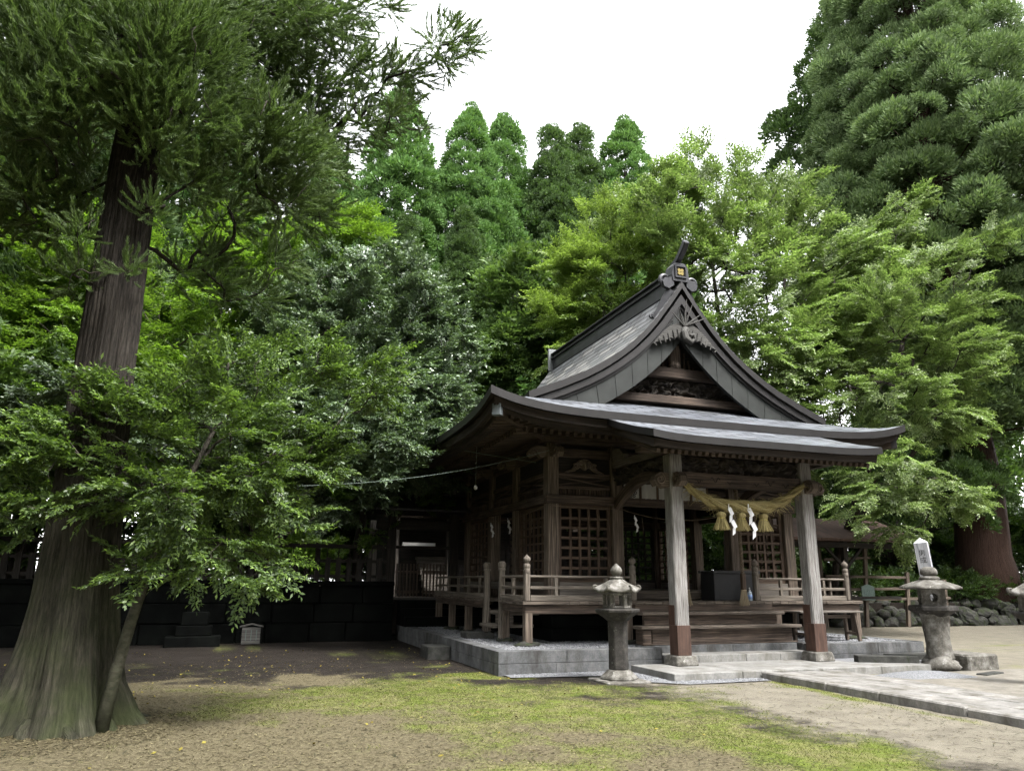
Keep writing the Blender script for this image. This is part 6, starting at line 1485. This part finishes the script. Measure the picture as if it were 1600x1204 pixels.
def giant_cedar():
    rng = np.random.default_rng(71); base = (-1.5, 9.5, 0); t = thing('cedar_tree', 'giant old cedar with a fluted mossy trunk and shaggy boughs in front on the left', 'cedar', base)
    # fluted trunk: deep vertical furrows, flared foot
    zs = np.concatenate([np.linspace(-.1, 1.2, 34), np.linspace(1.25, 8, 90), np.linspace(8.2, 18, 26)]); n = 168; vs = []; uv = []
    th = np.arange(n)*2*math.pi/n; ph = rng.random(12)*6.28
    for z in zs:
        R = interp(z, [-.1,.15,.45,.9,1.7,2.6,3.6,5.2,7,10,18], [.80,.64,.53,.45,.375,.345,.315,.29,.26,.22,.06]); cx = -1.5-.0*z+interp(z, [0,1.7,3.6,5.2,7,18], [.0,-.05,-.09,-.09,-.09,-.05])
        fl = math.exp(-max(z, 0)/.55)
        w = 1+.16*fl*np.sin(2*th+ph[5])*np.sin(3*th+ph[6])+(.03+.10*fl)*np.sin(5*th+ph[0]+.25*z)+(.02+.07*fl)*np.sin(8*th+ph[1]-.3*z)+.022*np.sin(13*th+ph[2]+.4*np.sin(z*1.1))
        f1 = np.abs(np.sin(17*th+ph[3]+.5*np.sin(z*.9+th*2)+.12*z)); f2 = np.abs(np.sin(31*th+ph[4]+.8*np.sin(z*1.7+th*3)))
        crease = np.exp(-((np.angle(np.exp(1j*(th-(-1.30+.06*z)))))/.13)**2)*.10+np.exp(-((np.angle(np.exp(1j*(th-(-.62-.02*z)))))/.09)**2)*.07
        Rr = R*w-.022*(1-f1)**2-.012*(1-f2)**2-crease*R+.006*np.sin(th*60+z*9+rng.random()*.5)
        for j in range(n): vs.append((cx+Rr[j]*math.cos(th[j]), 9.5+Rr[j]*math.sin(th[j]), z))
        uv.append([(z, j/n*2.6) for j in range(n+1)])
    fs = []; uvs = []
    for i in range(len(zs)-1):
        for j in range(n):
            j2 = (j+1) % n; fs.append((i*n+j, i*n+j2, (i+1)*n+j2, (i+1)*n+j)); uvs.append([uv[i][j], uv[i][j+1], uv[i+1][j+1], uv[i+1][j]])
    b = MB(); b.add(vs, fs, uvs); b.build('trunk', M_BARK, t, 0, True)
    for k in range(9):
        a = k*.698+rng.uniform(-.2, .2); L = rng.uniform(.35, .7); b = MB(); P_ = []
        for i in range(8):
            u = i/7; aa = a+.25*math.sin(u*3+k)*u; r_ = .50+L*u; P_.append((-1.5+r_*math.cos(aa), 9.5+r_*math.sin(aa),   .13*(1-u)**1.5-.03-.06*u))
        b.tube(P_, [.10*(1-.7*i/7) for i in range(8)], 9); b.build('root', M_BARK, t, 0, True)
    ax = lambda z: np.array([-1.5+interp(z, [0,1.7,3.6,5.2,7,18], [.0,-.05,-.09,-.09,-.09,-.05]), 9.5, z])
    cl = list(CL)
    for k in range(34):        # the crown above the picture, which shades the ground
        z = rng.uniform(10.5, 17); a = rng.uniform(.2, 3.6); q = rng.uniform(.8, 3.6)*(1-(z-9.6)/11)+.4; cl.append((-1.55+q*math.cos(a), 9.5+q*math.sin(a)*.9+.6, z, rng.uniform(.6, .95)))
    sk = Skel(); sk.trunk([tuple(ax(z)) for z in np.linspace(3.5, 17.5, 40)], [.03]*40)
    order = sorted(cl, key=lambda c: math.hypot(c[0]+1.5, c[1]-9.5)); P = []; D = []; S = []
    for (x, y, z, r) in order:
        c = np.array([x, y, z]); ti = sk.reach(c, rng, .22, .25, .10, -.02)
        big_ = z > 9.6 and (x, y, z, r) not in CL
        n_ = int((30 if big_ else 120)*(r/.5)**1.8)+8
        for k in range(n_):
            d = unit(rng.normal(size=3)); q = rng.random()**.6; p = c+d*r*q*np.array([1, 1, .8]); o = unit((p-ax(z))*np.array([1, 1, .25]))
            P.append(p); D.append(o*.35+d*.8*q+np.array([0, 0, .28])+rng.normal(0, .25, 3)); S.append(rng.uniform(.75, 1.2)*(.62 if big_ else .285)*min(1, .6+r))
        for k in range(int(3+8*r)):   # twigs
            a_ = c+unit(rng.normal(size=3))*r*.85; sk.reach(a_, rng, .14, .1, .12)
    b = MB(); sk.mesh(b, .0055, .43, 5); b.build('boughs', M_BARKD, t, 0, True)
    P, D, S = np.array(P), np.array(D), np.array(S); V = scatter(FT, P, D, np.array([0, 0, 1.0])+rng.normal(0, .3, P.shape), S, rng)
    npmesh('crown', V, quads(V), M_SUGI_N, t)
giant_cedar()

# --- wood behind: rounded trees and undergrowth that close the horizon
def bush(label, base, r, h, n, seed, mat=M_UNDER, name='shrub', cat='shrub', group=None, tm=T_BUSH, sl=.7):
    rng = np.random.default_rng(seed); t = thing(name, label, cat, base, group); x, y, z = base; bl = []
    for k in range(5): a = k*1.257; bl.append(((x+r*.45*math.cos(a), y+r*.45*math.sin(a), z+h*rng.uniform(.4, .6)), (r*.6, r*.6, h*.42)))
    bl.append(((x, y, z+h*.65), (r*.6, r*.6, h*.38))); A = blob_points(bl, n, rng, .35, .3); D = unit(A-np.array([x, y, z+h*.3]))+np.array([0, 0, .15])+rng.normal(0, .4, A.shape)
    V = scatter(tm, A, D, np.array([0, 0, 1.0])+rng.normal(0, .3, A.shape), sl*rng.uniform(.7, 1.2, len(A)), rng)
    b = MB()
    for k in range(7):
        q = A[rng.integers(len(A))]; b.tube([(x+.1*math.cos(k), y+.1*math.sin(k), z-.1), tuple((np.array([x, y, z])+q)/2+np.array([0, 0, .1])), tuple(q)], [.05, .035, .012], 5, False)
    b.build('stem', M_BARKD, t, 0, True); npmesh('crown', V, quads(V), mat, t); return t
GW = 'wood behind the shrine'
w1 = bush('dark leafy tree filling the wood behind the picket fence', (-3.5, 27, 1.0), 3.4, 9.5, 620, 81, M_MID, 'broadleaf_tree', 'tree', GW, T_BUSH, 1.15)
w2 = bush('leafy undergrowth filling the wood behind the hall', (16.5, 30, 0), 3.2, 5.0, 420, 82, M_UNDER, 'shrub', 'shrub', 'undergrowth in the wood', T_BUSH, 1.0)
random.seed(77)
def wcopy(src, x, y, z, s, sz, label):
    c = copy_tree(src, (x, y, z), label); c.scale = (s, s, sz); c.rotation_euler = (0, 0, random.random()*6.28)
WT = [(-8.5, 25.5, 1, .9, 1.0, 'leafy tree behind the giant cedar trunk at the left edge'), (-12, 30, 1, 1.2, 1.3, 'large leafy tree in the far left of the wood'), (.8, 29, 1, 1.0, .85, 'leafy tree in the wood straight behind the glossy evergreen'), (-6, 33, 1, 1.2, 1.4, 'tall leafy tree in the second row behind the picket fence'),
      (4.5, 33, 1, 1.0, 1.0, 'leafy tree behind the inner hall roof'), (18.5, 33, 0, 1.1, 1.15, 'leafy tree behind the green tree right of the hall'), (24, 33, 0, 1.2, 1.2, 'leafy tree behind the open shed'), (29, 34.5, 0, 1.1, 1.0, 'leafy tree behind the massive cedar trunk'), (36, 33, 0, 1.2, 1.3, 'leafy tree at the right edge of the wood'), (-7.5, 19.5, 0, .8, .75, 'leafy tree standing in the shade left of the giant trunk'), (-17, 26, 1, 1.3, 1.3, 'leafy tree beyond the left edge of the wood'), (14, 37, 0, 1.2, 1.0, 'leafy tree below the tall cedars behind the ridge')]
for a in WT: wcopy(w1, *a)
UB = [(12.5, 31, 0, 1, 1, 'undergrowth right behind the hall'), (20.5, 28, 0, .9, .9, 'undergrowth behind the shed posts'), (25, 29, 0, .9, .9, 'undergrowth behind the rail fence'), (-2, 31, 1, 1, .8, 'undergrowth seen between the fence pales'), (2, 35, 1, 1.2, 1.1, 'undergrowth deep behind the fence'), (8, 36, 0, 1.2, 1.1, 'undergrowth behind the inner hall'), (33, 29.5, 0, 1.1, .8, 'undergrowth right of the massive cedar'), (-9, 23, 1, .8, .7, 'undergrowth on the wall at the far left'), (38, 28, 0, 1.2, 1.0, 'undergrowth at the right edge'), (-16, 22, 0, 1.3, 1.0, 'undergrowth beyond the left edge'), (29, 40, 0, 1.5, 1.6, 'undergrowth far behind the massive cedar'), (20, 41, 0, 1.5, 1.6, 'undergrowth far behind the green trees'), (3, 47, 0, 1.6, 1.6, 'undergrowth below the cedars at the left'), (14, 46, 0, 1.6, 1.6, 'undergrowth below the tallest cedar'), (46, 40, 0, 1.8, 2.2, 'undergrowth far off at the right')]
for a in UB: wcopy(w2, *a)
s1 = bush('low leafy shrub on the rock bank at the foot of the massive cedar', (28.2, 24.3, .7), 1.5, 1.25, 300, 83, M_UNDER, 'shrub', 'shrub', 'shrubs on the rock bank', T_BUSH, .45)
for (x, y, z, s, sz, lb) in ((25.2, 24.2, .6, .9, 1.0, 'low shrub on the rock bank behind the right lantern'), (31.3, 24.0, .6, 1.0, .9, 'low shrub on the rock bank at the right edge'), (22.6, 24.4, .5, .8, 1.4, 'taller shrub on the rock bank behind the notice board'), (33.6, 23.9, .6, 1.1, 1.1, 'shrub on the rock bank beyond the right edge')): wcopy(s1, x, y, z, s, sz, lb)

# --- the wood on the other sides of the clearing (out of the picture): one mass that shades the ground
def ring_wood():
    rng = np.random.default_rng(91); P = []; S = []; b = MB()
    pos = [(-10, 15), (-10.5, 10), (-9.5, 5), (-9, -1), (-10, -7), (-8, -13), (-14, 12), (-15, 3), (-4, -15), (2, -17), (8, -18), (14, -18), (20, -17), (26, -15), (31, -10), (34, -4), (35, 2), (36, 8), (37, 14), (39, 20), (-1, -21), (11, -23), (23, -22), (33, -16), (41, -2), (42, 10)]
    for (x, y) in pos:
        H = rng.uniform(22, 32); x += rng.normal(0, .8); y += rng.normal(0, .8); b.tube([(x, y, -.2), (x+.1, y, H*.5), (x, y, H)], [.5, .35, .05], 8)
        for k in range(110):
            u = rng.random()**.9; z = 3+(H-3)*u; R = (4.2*(1-u)**.7+.4); a = rng.random()*6.283; q = R*rng.random()**.5
            P.append((x+q*math.cos(a), y+q*math.sin(a), z)); S.append(rng.uniform(1.1, 1.9))
    P, S = np.array(P), np.array(S); T = [shoot_puff(rng, 80, .5, .34, 5, .5) for _ in range(3)]
    V = scatter(T, P, unit(rng.normal(size=P.shape)*np.array([1, 1, .1])), np.array([0, 0, 1.0])+rng.normal(0, .1, P.shape), S, rng)
    n0 = len(V); o = npmesh('wood', V, quads(V), M_SUGI_F); tag(o, 'unseen dense wood added around the clearing to block sky light', 'wood', kind='stuff')
ring_wood()

for (x, y, r, h, sd, lb) in ((1.6, 23.6, 1.5, 1.9, 95, 'leafy shrub coloured bright as if lit behind the right end of the picket fence'), (-1.4, 23.4, 1.4, 1.7, 96, 'leafy shrub coloured bright as if lit behind the middle of the picket fence')):
    bush(lb, (x, y, 1.0), r, h, 260, sd, M_BRIGHT, 'shrub', 'shrub', 'bright shrubs behind the picket fence', T_BUSH, .45)  # bright leaf colour stands in for lit greenery behind the fence
